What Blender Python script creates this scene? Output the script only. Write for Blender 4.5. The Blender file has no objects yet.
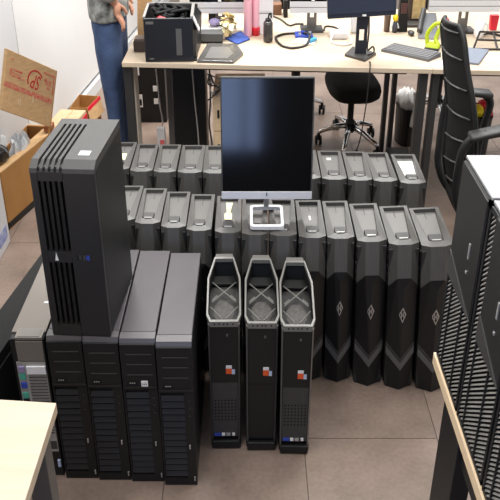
import bpy, bmesh, math, random
from mathutils import Vector, Matrix
R = random.Random(7)
S = bpy.context.scene
C = S.collection
PI = math.pi
rad = math.radians

# ------------------------------------------------------------------ camera, world, lights, exposure
cd = bpy.data.cameras.new('camera')
cam = bpy.data.objects.new('camera', cd)
C.objects.link(cam)
cam.location = (0, 0, 1.75)
cam.rotation_euler = (rad(90 - 29.4), 0, 0)
cd.sensor_width = 36
cd.lens = 36 * 800 / 500
cd.clip_start = 0.02
S.camera = cam

w = bpy.data.worlds.new('room_light')
S.world = w
w.use_nodes = True
bg = w.node_tree.nodes['Background']
bg.inputs[0].default_value = (1.0, 0.99, 0.98, 1)
bg.inputs[1].default_value = 0.52

def area(name, loc, sx, sy, power, col=(1, .98, .96), rot=(0, 0, 0)):
    l = bpy.data.lights.new(name, 'AREA')
    l.shape = 'RECTANGLE'
    l.size, l.size_y, l.energy, l.color = sx, sy, power, col
    o = bpy.data.objects.new(name, l)
    C.objects.link(o)
    o.location = loc
    o.rotation_euler = rot
    return o

area('ceiling_lamp', (-0.5, 1.4, 3.0), 0.5, 1.6, 30)
area('ceiling_lamp', (0.6, 2.6, 3.0), 0.5, 1.6, 33)
area('ceiling_lamp', (-0.3, 4.6, 3.0), 1.6, 0.5, 56)
area('ceiling_lamp', (1.2, 5.2, 3.0), 1.6, 0.5, 52)

vs = S.view_settings
S.display_settings.display_device = 'sRGB'
vs.view_transform = 'Standard'
vs.look = 'None'
vs.gamma = 1
vs.use_curve_mapping = False
vs.exposure = 0.5

# ------------------------------------------------------------------ materials
def lin(c):
    out = []
    for v in c:
        v = v / 255.0
        out.append(v / 12.92 if v <= .04045 else ((v + .055) / 1.055) ** 2.4)
    return tuple(out)

MATS = {}
def mat(name, rgb, rough=.5, metal=0.0, spec=.5, var=0.0, scale=20.0, bump=0.0, bscale=None, stretch=(1, 1, 1), emit=None, alpha=None, coat=0.0, rgb2=None):
    if name in MATS:
        return MATS[name]
    m = bpy.data.materials.new(name)
    m.use_nodes = True
    nt = m.node_tree
    b = nt.nodes['Principled BSDF']
    c = lin(rgb)
    b.inputs['Base Color'].default_value = (*c, 1)
    b.inputs['Roughness'].default_value = rough
    b.inputs['Metallic'].default_value = metal
    b.inputs['Specular IOR Level'].default_value = spec
    b.inputs['Coat Weight'].default_value = coat
    if var or bump or rgb2:
        tc = nt.nodes.new('ShaderNodeTexCoord')
        mp = nt.nodes.new('ShaderNodeMapping')
        mp.inputs['Scale'].default_value = stretch
        nt.links.new(tc.outputs['Object'], mp.inputs['Vector'])
        nz = nt.nodes.new('ShaderNodeTexNoise')
        nz.inputs['Scale'].default_value = scale
        nz.inputs['Detail'].default_value = 5
        nt.links.new(mp.outputs[0], nz.inputs['Vector'])
        if var or rgb2:
            rp = nt.nodes.new('ShaderNodeValToRGB')
            if rgb2:
                lo, hi = c, lin(rgb2)
            else:
                lo = tuple(x * (1 - var) for x in c)
                hi = tuple(min(1, x * (1 + var)) for x in c)
            rp.color_ramp.elements[0].position = .3
            rp.color_ramp.elements[0].color = (*lo, 1)
            rp.color_ramp.elements[1].position = .7
            rp.color_ramp.elements[1].color = (*hi, 1)
            nt.links.new(nz.outputs['Fac'], rp.inputs[0])
            nt.links.new(rp.outputs[0], b.inputs['Base Color'])
        if bump:
            n2 = nt.nodes.new('ShaderNodeTexNoise')
            n2.inputs['Scale'].default_value = bscale or scale * 4
            nt.links.new(mp.outputs[0], n2.inputs['Vector'])
            bp = nt.nodes.new('ShaderNodeBump')
            bp.inputs['Strength'].default_value = bump
            bp.inputs['Distance'].default_value = .01
            nt.links.new(n2.outputs['Fac'], bp.inputs['Height'])
            nt.links.new(bp.outputs[0], b.inputs['Normal'])
    if emit:
        b.inputs['Emission Color'].default_value = (*lin(rgb), 1)
        b.inputs['Emission Strength'].default_value = emit
    if alpha is not None:
        b.inputs['Alpha'].default_value = alpha
    MATS[name] = m
    return m

BLACK = mat('black_plastic', (27, 27, 27), .5, spec=.35, var=.15, scale=60)
BLACKG = mat('gloss_black', (27, 27, 28), .38, spec=.35)
DARK = mat('dark_grey_plastic', (62, 61, 60), .5, var=.1, scale=60)
VDARK = mat('void_black', (10, 10, 10), .8)
GREYTOP = mat('satin_grey_shell', (76, 74, 71), .4, var=.08, scale=40, stretch=(6, 1, 1))
GREYLT = mat('light_grey_panel', (106, 104, 101), .36, var=.06, scale=30, stretch=(6, 1, 1))
GREYFR = mat('front_grey_shell', (84, 82, 80), .42, var=.12, scale=30, stretch=(10, 1, .3))
CHEV = mat('chevron_grey', (92, 91, 90), .36)
SILVER = mat('silver_trim', (190, 188, 184), .35, metal=.5)
CHROME = mat('chrome', (215, 215, 215), .15, metal=1)
STEEL = mat('dark_steel', (70, 68, 66), .45, metal=.2, var=.08)
LEGM = mat('table_leg_paint', (48, 47, 46), .5, var=.08)
WOOD = mat('maple_laminate', (206, 187, 163), .45, var=.07, scale=9, stretch=(.4, 6, 6))
WOODE = mat('maple_edge', (226, 200, 164), .5, var=.08, scale=12, stretch=(4, .5, 8))
WHITE = mat('white_plastic', (232, 232, 234), .4)
PAPER = mat('white_paper', (238, 238, 236), .8, var=.02)
WALL = mat('white_wall_paint', (236, 235, 233), .6, var=.02, scale=3)
WALLG = mat('grey_white_panel', (219, 220, 221), .5, var=.02, scale=3)
CARD = mat('cardboard', (196, 158, 112), .85, var=.12, scale=25, stretch=(1, 1, 4), bump=.1)
CARD2 = mat('brown_cardboard', (176, 126, 68), .8, var=.1, scale=8)
CARDL = mat('pale_cardboard', (206, 178, 140), .85, var=.08, scale=15)
RED = mat('red_print', (196, 58, 54), .8, rgb2=(204, 150, 116), scale=60)
REDP = mat('red_plastic', (214, 32, 52), .4)
ORANGE = mat('orange_sticker', (236, 96, 40), .6)
BLUE = mat('blue_sticker', (52, 78, 180), .6)
JEANS = mat('blue_denim', (40, 58, 92), .9, rgb2=(78, 98, 134), scale=9, bump=.4, bscale=160)
SKIN = mat('skin', (200, 146, 118), .5, var=.06)
JACK = mat('grey_camouflage', (52, 54, 52), .85, rgb2=(178, 178, 172), scale=22)
HAIR = mat('dark_hair', (28, 24, 22), .6, var=.3, scale=80)
MESHB = mat('black_mesh_fabric', (23, 23, 23), .8, spec=.25, var=.2, scale=150, bump=.3, bscale=300)
SCREEN = mat('black_screen', (8, 8, 9), .09, spec=.6)
SCREENB = mat('navy_screen', (46, 50, 62), .3)
CABLE = mat('black_cable', (38, 34, 32), .5)
CABLEG = mat('grey_cable', (150, 148, 144), .5)
STACKTOP = mat('painted_steel_top', (68, 63, 67), .38, spec=.4, var=.05, scale=12)
STACKLIP = mat('grey_plastic_lip', (82, 78, 80), .4)
SLATM = mat('black_slat', (33, 33, 32), .45)
TOWG = mat('charcoal_tower_shell', (58, 57, 56), .5, var=.06, scale=80)
GRILLE = mat('grey_grille', (146, 143, 138), .45, metal=.2, var=.2, scale=60)
RINGM = mat('pale_grey_rim', (120, 118, 113), .35)
MESHG = mat('fan_mesh', (76, 73, 70), .6, var=.35, scale=120)
CLEAR = mat('smoked_plastic', (104, 102, 99), .18, alpha=.85, var=.1, scale=8)
BAG = mat('plastic_bag', (176, 178, 180), .25, var=.25, scale=10, bump=.6, bscale=30)
LIME = mat('lime_plastic', (178, 196, 30), .4)
PINK = mat('pink_bottle', (232, 176, 190), .4)
GOLD = mat('gold_foil', (206, 188, 130), .3, metal=.4, var=.3, scale=60)
NAVY = mat('blue_patterned_cloth', (38, 62, 140), .8, rgb2=(70, 100, 180), scale=60)
YEL = mat('yellow_note', (240, 236, 196), .8)
YELB = mat('bright_yellow', (240, 214, 30), .6)
LILAC = mat('lilac_plastic', (150, 138, 180), .5)
CYAN = mat('cyan_plastic', (70, 170, 214), .4)
TAN = mat('tan_print', (196, 172, 120), .6, var=.25, scale=40)
BROWN = mat('brown_wood', (128, 90, 64), .6, var=.15, scale=14)
GREEN = mat('green_port', (80, 170, 150), .5)
IOG = mat('io_metal', (176, 176, 172), .4, metal=.4, var=.1, scale=60)

# floor tile material: pinkish brown stone with mottling, each tile a little different
def floor_mat():
    m = bpy.data.materials.new('stone_floor_tile')
    m.use_nodes = True
    nt = m.node_tree
    b = nt.nodes['Principled BSDF']
    b.inputs['Roughness'].default_value = .42
    g = nt.nodes.new('ShaderNodeNewGeometry')
    n1 = nt.nodes.new('ShaderNodeTexNoise'); n1.inputs['Scale'].default_value = 5; n1.inputs['Detail'].default_value = 7
    n2 = nt.nodes.new('ShaderNodeTexNoise'); n2.inputs['Scale'].default_value = 70; n2.inputs['Detail'].default_value = 4
    nt.links.new(g.outputs['Position'], n1.inputs['Vector'])
    nt.links.new(g.outputs['Position'], n2.inputs['Vector'])
    mx = nt.nodes.new('ShaderNodeMath'); mx.operation = 'MULTIPLY_ADD'
    mx.inputs[1].default_value = .45
    nt.links.new(n2.outputs['Fac'], mx.inputs[0]); nt.links.new(n1.outputs['Fac'], mx.inputs[2])
    oi = nt.nodes.new('ShaderNodeObjectInfo')
    m2 = nt.nodes.new('ShaderNodeMath'); m2.operation = 'MULTIPLY_ADD'; m2.inputs[1].default_value = .14
    nt.links.new(oi.outputs['Random'], m2.inputs[0]); nt.links.new(mx.outputs[0], m2.inputs[2])
    rp = nt.nodes.new('ShaderNodeValToRGB')
    rp.color_ramp.elements[0].position = .45; rp.color_ramp.elements[0].color = (*lin((106, 90, 80)), 1)
    rp.color_ramp.elements[1].position = 1.0; rp.color_ramp.elements[1].color = (*lin((147, 128, 115)), 1)
    nt.links.new(m2.outputs[0], rp.inputs[0]); nt.links.new(rp.outputs[0], b.inputs['Base Color'])
    return m
FLOOR = floor_mat()
GROUT = mat('floor_grout', (84, 74, 67), .8)

# ------------------------------------------------------------------ mesh helpers
class MB:
    def __init__(s):
        s.bm = bmesh.new()
    def pts(s, ps):
        return [s.bm.verts.new(p) for p in ps]
    def face(s, ps):
        try:
            return s.bm.faces.new(s.pts(ps))
        except ValueError:
            return None
    def box(s, x0, x1, y0, y1, z0, z1, bev=0):
        v = s.pts([(x0, y0, z0), (x1, y0, z0), (x1, y1, z0), (x0, y1, z0), (x0, y0, z1), (x1, y0, z1), (x1, y1, z1), (x0, y1, z1)])
        return s._hex(v, bev)
    def _hex(s, v, bev=0):
        fs = [s.bm.faces.new([v[i] for i in q]) for q in ((0, 3, 2, 1), (4, 5, 6, 7), (0, 1, 5, 4), (1, 2, 6, 5), (2, 3, 7, 6), (3, 0, 4, 7))]
        if bev:
            es = list({e for f in fs for e in f.edges})
            bmesh.ops.bevel(s.bm, geom=es, offset=bev, segments=2, affect='EDGES', profile=.5)
        return s
    def hexa(s, ps, bev=0):
        return s._hex(s.pts(ps), bev)
    def prism(s, poly, vec, bev=0):
        a = s.pts(poly)
        vec = Vector(vec)
        b = s.pts([Vector(p) + vec for p in poly])
        n = len(a)
        fs = [s.bm.faces.new(a[::-1]), s.bm.faces.new(b)]
        for i in range(n):
            fs.append(s.bm.faces.new([a[i], a[(i + 1) % n], b[(i + 1) % n], b[i]]))
        if bev:
            es = list({e for f in fs for e in f.edges})
            bmesh.ops.bevel(s.bm, geom=es, offset=bev, segments=2, affect='EDGES', profile=.5)
        return s
    def loft(s, rings, caps=True, closed=True):
        vr = [s.pts(r) for r in rings]
        n = len(vr[0])
        for a, b in zip(vr, vr[1:]):
            for i in range(n if closed else n - 1):
                s.bm.faces.new([a[i], a[(i + 1) % n], b[(i + 1) % n], b[i]])
        if caps:
            s.bm.faces.new(vr[0][::-1]); s.bm.faces.new(vr[-1])
        return s
    def tube(s, path, r, n=8):
        path = [Vector(p) for p in path]
        rs = r if isinstance(r, (list, tuple)) else [r] * len(path)
        rings = []
        prev = None
        for i, p in enumerate(path):
            t = (path[min(i + 1, len(path) - 1)] - path[max(i - 1, 0)]).normalized()
            ref = prev if prev is not None else (Vector((0, 0, 1)) if abs(t.z) < .9 else Vector((1, 0, 0)))
            u = (ref - t * ref.dot(t)).normalized()
            prev = u
            v = t.cross(u)
            rings.append([p + (u * math.cos(2 * PI * k / n) + v * math.sin(2 * PI * k / n)) * rs[i] for k in range(n)])
        return s.loft(rings)
    def lathe(s, prof, n=16, c=(0, 0, 0), sx=1.0, sy=1.0):
        rings = [[(c[0] + r * sx * math.cos(2 * PI * k / n), c[1] + r * sy * math.sin(2 * PI * k / n), c[2] + z) for k in range(n)] for r, z in prof]
        return s.loft(rings)
    def ell(s, c, rx, ry, rz, n=10):
        prof = [(max(.02, math.sin(PI * i / n)), -math.cos(PI * i / n)) for i in range(n + 1)]
        rings = [[(c[0] + r * rx * math.cos(2 * PI * k / 14), c[1] + r * ry * math.sin(2 * PI * k / 14), c[2] + z * rz) for k in range(14)] for r, z in prof]
        return s.loft(rings)
    def ering(s, c, rx, ry, n=14, nx=None):
        return [(c[0] + rx * math.cos(2 * PI * k / n), c[1] + ry * math.sin(2 * PI * k / n), c[2]) for k in range(n)]
    def build(s, name, m, parent=None, smooth=False, loc=None):
        bmesh.ops.recalc_face_normals(s.bm, faces=s.bm.faces[:])
        me = bpy.data.meshes.new(name)
        s.bm.to_mesh(me)
        s.bm.free()
        if smooth:
            for p in me.polygons:
                p.use_smooth = True
        me.materials.append(m)
        o = bpy.data.objects.new(name, me)
        C.objects.link(o)
        if parent:
            o.parent = parent
        if loc:
            o.location = loc
        return o

def thing(name, label, cat, loc=(0, 0, 0), rz=0, group=None):
    o = bpy.data.objects.new(name, None)
    C.objects.link(o)
    o.location = loc
    o.rotation_euler = (0, 0, rz)
    return tag(o, label, cat, group)

def tag(o, label, cat, group=None):
    o['label'] = label
    o['category'] = cat
    if group:
        o['group'] = group
    return o

def dup(root, loc, rz, label, scale=None):
    def cp(o, par):
        c = o.copy()
        C.objects.link(c)
        if par:
            c.parent = par
        for ch in kids[o.name]:
            cp(ch, c)
        return c
    kids = {}
    def walk(o):
        kids[o.name] = list(o.children)
        for ch in o.children:
            walk(ch)
    walk(root)
    r = cp(root, None)
    r.location = loc
    r.rotation_euler = (0, 0, rz)
    r['label'] = label
    if scale:
        r.scale = scale
    return r

def text(name, body, size, m, parent, mtx, ext=.0004, sx=1.0):
    cu = bpy.data.curves.new(name, 'FONT')
    cu.body = body
    cu.size = size
    cu.extrude = ext
    cu.align_x = 'CENTER'
    cu.align_y = 'CENTER'
    cu.resolution_u = 3
    o = bpy.data.objects.new(name + '_src', cu)
    C.objects.link(o)
    me = bpy.data.meshes.new_from_object(o.evaluated_get(bpy.context.evaluated_depsgraph_get()))
    bpy.data.objects.remove(o)
    bpy.data.curves.remove(cu)
    me.transform(mtx @ Matrix.Diagonal((sx, 1, 1, 1)))
    me.materials.clear()
    me.materials.append(m)
    t = bpy.data.objects.new(name, me)
    C.objects.link(t)
    t.parent = parent
    return t

FRONT = Matrix.Rotation(PI / 2, 4, 'X')      # text in the XZ plane, facing -y

# ------------------------------------------------------------------ the setting
fl = MB().box(-1.9, 2.6, -1.0, 9.5, -.05, -.004).build('floor', GROUT)
fl['kind'] = 'structure'
tile_me = None
tx, ty = .42, .60
x0, y0 = .168 - 5 * tx, 1.90 - 5 * ty
for i in range(11):
    for j in range(18):
        cx, cy = x0 + (i + .5) * tx, y0 + (j + .5) * ty
        if cx > 2.4 or cx < -1.75:
            continue
        if tile_me is None:
            t = MB().box(-tx / 2 + .0012, tx / 2 - .0012, -ty / 2 + .0012, ty / 2 - .0012, -.02, 0).build('floor_tile', FLOOR, fl)
            tile_me = t.data
        else:
            t = bpy.data.objects.new('floor_tile', tile_me)
            C.objects.link(t)
            t.parent = fl
        t.location = (cx, cy - .0 - .06 * (cx - .38), 0)

def wx(y):                                    # the left wall runs slightly askew
    return -1.082 + (y - 5.086) * .085
def wall_piece(name, ya, yb, z0, z1, th, m, dx=0.0):
    o = MB().prism([(wx(ya) + dx, ya, z0), (wx(yb) + dx, yb, z0), (wx(yb) + dx - th, yb, z0), (wx(ya) + dx - th, ya, z0)], (0, 0, z1 - z0)).build(name, m)
    o['kind'] = 'structure'
    return o
wall = wall_piece('wall_left', -.6, 9.3, 0, 2.9, .08, WALL, -.03)
p1 = MB().prism([(wx(-.5), -.5, .1), (wx(4.02), 4.02, .1), (wx(4.02) - .03, 4.02, .1), (wx(-.5) - .03, -.5, .1)], (0, 0, 2.75)).build('wall_panel', WALLG, wall)
p2 = MB().prism([(wx(4.03), 4.03, .1), (wx(9.2), 9.2, .1), (wx(9.2) - .03, 9.2, .1), (wx(4.03) - .03, 4.03, .1)], (0, 0, 2.75)).build('wall_panel', WALL, wall)
wall_piece('baseboard_left', -.5, 9.2, 0, .075, .03, WALLG, .02)
# wall behind the photographer with an unseen glowing pane added for the dark screen's blue reflection
wb = MB()
wb.box(-1.9, -.62, -1.08, -1.0, 0, 2.9); wb.box(.10, 2.6, -1.08, -1.0, 0, 2.9)
wb.box(-.62, .10, -1.08, -1.0, 0, .5); wb.box(-.62, .10, -1.08, -1.0, 1.75, 2.9)
o = wb.build('wall_back', mat('dark_grey_wall', (60, 60, 64), .7, var=.05, scale=3)); o['kind'] = 'structure'
o = MB().box(-.62, .10, -1.07, -1.05, .5, 1.75).build('added_glow_pane', mat('blue_glow', (146, 168, 214), .3, emit=4.6)); o['kind'] = 'structure'
fr = MB()
for x in (-.62, -.06, .07):
    fr.box(x, x + .03, -1.045, -1.0, .5, 1.75)
fr.box(-.59, .07, -1.045, -1.0, .5, .53); fr.box(-.59, .07, -1.045, -1.0, 1.72, 1.75)
fr.build('glow_pane_frame', STEEL, o)

# ------------------------------------------------------------------ hexagon-front towers in two rows
def make_hex_tower():
    t = thing('desktop_tower', '', 'computer tower', group='hexagon front desktop towers in two rows')
    W, D, H = .045, .28, .56
    iw = .021
    b = MB()
    b.prism([(-W, .026, .006), (W, .026, .006), (W, D, .006), (-W, D, .006)], (0, 0, H - .03), bev=.002)
    b.build('case_body', mat('dark_case_sides', (40, 40, 39), .5, var=.1), t)
    f = MB()                                   # top frame around the tapered recess
    zo, zi = H, H - .013
    oa = [(-W, .036, zo - .006), (-iw, .022, zo - .006), (iw, .022, zo - .006), (W, .036, zo - .006), (W, D, zo), (-W, D, zo)]
    rec = [(-.021, .052, zo - .001), (.021, .052, zo - .001), (.034, D - .012, zo), (-.034, D - .012, zo)]
    f.face([oa[0], oa[1], rec[0]]); f.face([oa[1], oa[2], rec[1], rec[0]]); f.face([oa[2], oa[3], rec[1]])
    f.face([oa[3], oa[4], rec[2], rec[1]]); f.face([oa[4], oa[5], rec[3], rec[2]]); f.face([oa[5], oa[0], rec[0], rec[3]])
    for i in range(4):
        a, c = rec[i], rec[(i + 1) % 4]
        f.face([a, c, (c[0], c[1], zi), (a[0], a[1], zi)])
    for i in range(6):
        a, c = oa[i], oa[(i + 1) % 6]
        if i in (0, 1, 2):
            continue
        f.face([a, c, (c[0], c[1], H - .028), (a[0], a[1], H - .028)])
    f.build('top_frame', GREYTOP, t)
    g = MB().prism([(-.021, .052, zi - .003), (.021, .052, zi - .003), (.034, D - .012, zi - .003), (-.034, D - .012, zi - .003)], (0, 0, .003)).build('top_panel', GREYLT, t)
    MB().box(-.0012, .0012, D - .06, D - .014, 0, .001).build('slot', DARK, g, loc=(0, 0, zi))
    l = MB().box(-.019, .019, .053, .092, zi, H + .001, bev=.002).build('latch', DARK, t)
    MB().box(-.013, .013, .050, .055, H - .004, H + .002).build('latch_lip', SILVER, l)
    u = MB()                                   # grey upper front: centre strip and two cheeks
    zt = H - .004
    P = dict(a=(-iw, .022, zt - .002), b=(iw, .022, zt - .002), c=(iw, .004, .441), d=(-iw, .004, .441),
             e=(-W, .036, zt - .002), f=(W, .036, zt - .002), g=(W, .02, .405), h=(-W, .02, .405))
    q = lambda p: (p[0], p[1] + .02, p[2])
    u.hexa([P['d'], P['c'], q(P['c']), q(P['d']), P['a'], P['b'], q(P['b']), q(P['a'])])
    u.build('upper_front', GREYFR, t)
    for s in (-1, 1):
        e, a, d, h = (P['e'], P['a'], P['d'], P['h']) if s < 0 else (P['f'], P['b'], P['c'], P['g'])
        q2 = lambda p: (p[0], p[1] + .018, p[2])
        MB().hexa([h, d, q2(d), q2(h), e, a, q2(a), q2(e)]).build('front_cheek', GREYTOP, t)
    n = MB()                                   # dark faceted front with a ridge
    A, B, RG = (-iw, .003, .443), (iw, .003, .443), (0, -.002, .408)
    Cc, Dd, E, F, G = (W, .02, .407), (W, .02, .195), (0, -.002, .135), (-W, .02, .195), (-W, .02, .407)
    n.face([A, B, RG]); n.face([G, A, RG, E, F]); n.face([B, Cc, Dd, E, RG])
    back = [(p[0], p[1] + .03, p[2]) for p in (A, B, Cc, Dd, E, F, G)]
    fr_ = [A, B, Cc, Dd, E, F, G]
    for i in range(7):
        n.face([fr_[i], fr_[(i + 1) % 7], back[(i + 1) % 7], back[i]])
    n.build('front_panel', BLACKG, t)
    for dz, hh, m, pr in ((0.0, .014, DARK, 0.0), (-.016, .03, CHEV, -.0025)):
        c = MB()
        for s in (-1, 1):
            a0, a1 = (s * W, .02 + pr, .193 + dz), (0, pr - .001, .133 + dz)
            c.hexa([(a0[0], a0[1], a0[2] - hh), (a1[0], a1[1], a1[2] - hh), (a1[0], a1[1] + .02, a1[2] - hh), (a0[0], a0[1] + .02, a0[2] - hh),
                    a0, a1, (a1[0], a1[1] + .02, a1[2]), (a0[0], a0[1] + .02, a0[2])])
        c.build('chevron', m, t)
    k = MB()
    for s in (-1, 1):
        a0, a1 = (s * W, .022, .157), (0, .002, .097)
        b0, b1 = (s * W * .93, .030, .0), (0, .006, .0)
        sh = lambda p, d=.03: (p[0], p[1] + d, p[2])
        k.hexa([b0, b1, sh(b1), sh(b0), a0, a1, sh(a1), sh(a0)])
    k.build('chin', BLACK, t)
    # diamond badge bent over the ridge
    yy = lambda x: .022 * abs(x) / W - .0045
    lg = MB()
    zc = .31
    for s in (-1, 1):
        o_ = [(0, yy(0), zc + .03), (s * .0115, yy(.0115), zc), (0, yy(0), zc - .03)]
        i_ = [(0, yy(0), zc + .022), (s * .0085, yy(.0085), zc), (0, yy(0), zc - .022)]
        lg.face([o_[0], o_[1], i_[1], i_[0]]); lg.face([o_[1], o_[2], i_[2], i_[1]])
    lo = lg.build('logo', SILVER, t)
    mk = MB()
    mk.box(-.0045, -.002, -.003, .0, zc - .011, zc + .009); mk.box(.002, .0045, -.003, .0, zc - .009, zc + .011); mk.box(-.003, .003, -.003, .0, zc - .002, zc + .001)
    mk.build('logo_mark', SILVER, lo)
    pr = MB()
    for i in range(5):
        pr.box(-W - .001, -W + .002, .045, .053, .40 + i * .03, .41 + i * .03)
    pr.build('port', CHEV, t)
    return t

rowA = [(-.404, 2.274), (-.322, 2.253), (-.238, 2.226), (-.158, 2.206), (-.068, 2.192), (.015, 2.179), (.101, 2.172), (.19, 2.159), (.275, 2.153), (.367, 2.133), (.46, 2.114), (.557, 2.102)]
rowB = [(-.478, 2.672), (-.388, 2.655), (-.305, 2.648), (-.215, 2.642), (-.125, 2.639), (.205, 2.592), (.296, 2.586), (.386, 2.578), (.473, 2.569), (.565, 2.552)]
ORD = ['first', 'second', 'third', 'fourth', 'fifth', 'sixth', 'seventh', 'eighth', 'ninth', 'tenth', 'eleventh', 'twelfth']
labA = ['leftmost front row hexagon-front tower, half hidden behind the big slotted tower',
        'front row hexagon-front tower, second from the left, behind the grey-topped stack',
        'front row hexagon-front tower, third from the left, behind the grey-topped stack',
        'front row hexagon-front tower just right of the grey-topped stack, fourth from the left',
        'front row hexagon-front tower with a pale yellow note on top',
        'front row hexagon-front tower under the left half of the white monitor foot',
        'front row hexagon-front tower under the right half of the white monitor foot',
        'front row hexagon-front tower with small white tag, just right of the monitor foot',
        'front row hexagon-front tower, fifth from the right, diamond badge, beside the rightmost handle tower',
        'front row hexagon-front tower, third from the right, diamond badge on front',
        'front row hexagon-front tower, second from the right, diamond badge on front',
        'rightmost front row hexagon-front tower, beside the right table']
labA[8] = 'front row hexagon-front tower, fourth from the right, diamond badge on front'
labB = ['back row hexagon-front tower with a yellow note, leftmost, beside the big slotted tower',
        'back row hexagon-front tower, second from the left, under the desk edge',
        'back row hexagon-front tower, third from the left, before the black cabinet',
        'back row hexagon-front tower, fourth from the left, before the black cabinet',
        'back row hexagon-front tower touching the left edge of the leaning monitor',
        'back row hexagon-front tower peeking out at the right edge of the monitor',
        'back row hexagon-front tower, fourth from the right, in front of the swivel chair',
        'back row hexagon-front tower, third from the right, in front of the swivel chair',
        'back row hexagon-front tower, second from the right, in front of the waste bin',
        'rightmost back row hexagon-front tower with a white sheet lying in its top recess']
proto = make_hex_tower()
first = True
for row, labs, pitch in ((rowA, labA, None), (rowB, labB, None)):
    k = 1.035
    for i, (x, y) in enumerate(row):
        px = [abs(row[j + 1][0] - row[j][0]) * k for j in (i - 1, i) if 0 <= j < len(row) - 1]
        px = [v for v in px if v < .15]
        sx = min(1.08, min(px) * .965 / .09)
        loc = (x * k, y * k - .058, 0)
        rz = rad(R.uniform(-.6, .6))
        if first:
            t = proto
            t.location, t.rotation_euler, t.scale = loc, (0, 0, rz), (sx, 1, 1)
            t['label'] = labs[i]
            first = False
        else:
            t = dup(proto, loc, rz, labs[i], (sx, 1, 1))
        lean = rad(max(0, i - 6) * .72 if labs is labA else 0)
        t.location = (loc[0] + .56 * math.sin(lean), loc[1], .045 * sx * math.sin(lean))
        t.rotation_euler = (0, -lean, rz)
        if labs is labA and i == 4:
            MB().prism([(-.014, .12, .5505), (.012, .12, .5505), (.012, .16, .5505), (.006, .175, .5505), (.014, .245, .5505), (-.012, .245, .5505), (-.008, .175, .5505), (-.016, .16, .5505)], (0, 0, .001)).build('paper_note', YEL, t)
        if labs is labA and i == 7:
            MB().box(-.003, .003, .155, .185, .5475, .5485).build('tag', PAPER, t)
            MB().box(.008, .014, .011, .014, .46, .485).build('tag', PAPER, t)
        if labs is labB and i == 0:
            MB().box(-.022, .016, .13, .19, .5475, .5485).build('paper_note', YEL, t)
        if labs is labB and i == 9:
            MB().prism([(-.018, .10, .5475), (.022, .105, .5475), (.03, .235, .5475), (-.026, .235, .5475)], (0, 0, .001)).build('paper_sheet', PAPER, t)
        if labs is labB and i == 6:
            MB().box(-.012, .004, .215, .235, .5475, .5485).build('tag', PAPER, t)

# ------------------------------------------------------------------ monitor standing on the front row
t = thing('monitor', 'dark-screened monitor with silver chin standing on top of the tower rows', 'monitor', (.054, 2.345, .5625))
b = MB()                                       # ring shaped foot
def rrect(cx, cy, hx, hy, r, z, n=4):
    out = []
    for qx, qy, a0 in ((1, 1, 0), (-1, 1, 90), (-1, -1, 180), (1, -1, 270)):
        for i in range(n + 1):
            a = rad(a0 + 90 * i / n)
            out.append((cx + qx * (hx - r) + r * math.cos(a), cy + qy * (hy - r) + r * math.sin(a), z))
    return out
o1, i1 = rrect(0, -.03, .054, .078, .014, 0), rrect(0, -.03, .045, .063, .009, 0)
up = lambda ps, z: [(p[0], p[1], z) for p in ps]
vo0, vi0, vo1, vi1 = b.pts(o1), b.pts(i1), b.pts(up(o1, .012)), b.pts(up(i1, .012))
n = len(vo0)
for i in range(n):
    j = (i + 1) % n
    b.bm.faces.new([vo0[i], vo0[j], vi0[j], vi0[i]]); b.bm.faces.new([vo1[i], vo1[j], vi1[j], vi1[i]])
    b.bm.faces.new([vo0[i], vo0[j], vo1[j], vo1[i]]); b.bm.faces.new([vi0[i], vi0[j], vi1[j], vi1[i]])
b.build('stand_foot', WHITE, t)
MB().box(-.008, .008, .035, .05, .004, .28, bev=.002).build('stand_column', SILVER, t)
til = Matrix.Translation((0, 0, .057)) @ Matrix.Rotation(rad(-9), 4, 'X')
def mon_part(name, mb, m, par=None):
    mb.bm.transform(til)
    return mb.build(name, m, par or t)
mon_part('screen_housing', MB().box(-.146, .146, .0, .028, 0, .39, bev=.003), DARK)
mon_part('screen', MB().box(-.142, .142, -.002, .0, .026, .386), SCREEN)
bz = MB(); bz.box(-.146, .146, -.003, .001, .386, .39); bz.box(-.146, -.142, -.003, .001, .03, .386); bz.box(.142, .146, -.003, .001, .03, .386)
mon_part('bezel', bz, DARK)
ch = mon_part('chin', MB().box(-.146, .146, -.005, .001, 0, .0255, bev=.0015), mat('silver_chin', (214, 215, 220), .35, metal=.25))
mon_part('logo', MB().box(-.0015, .0015, -.007, -.005, .011, .022), VDARK, ch)

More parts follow.
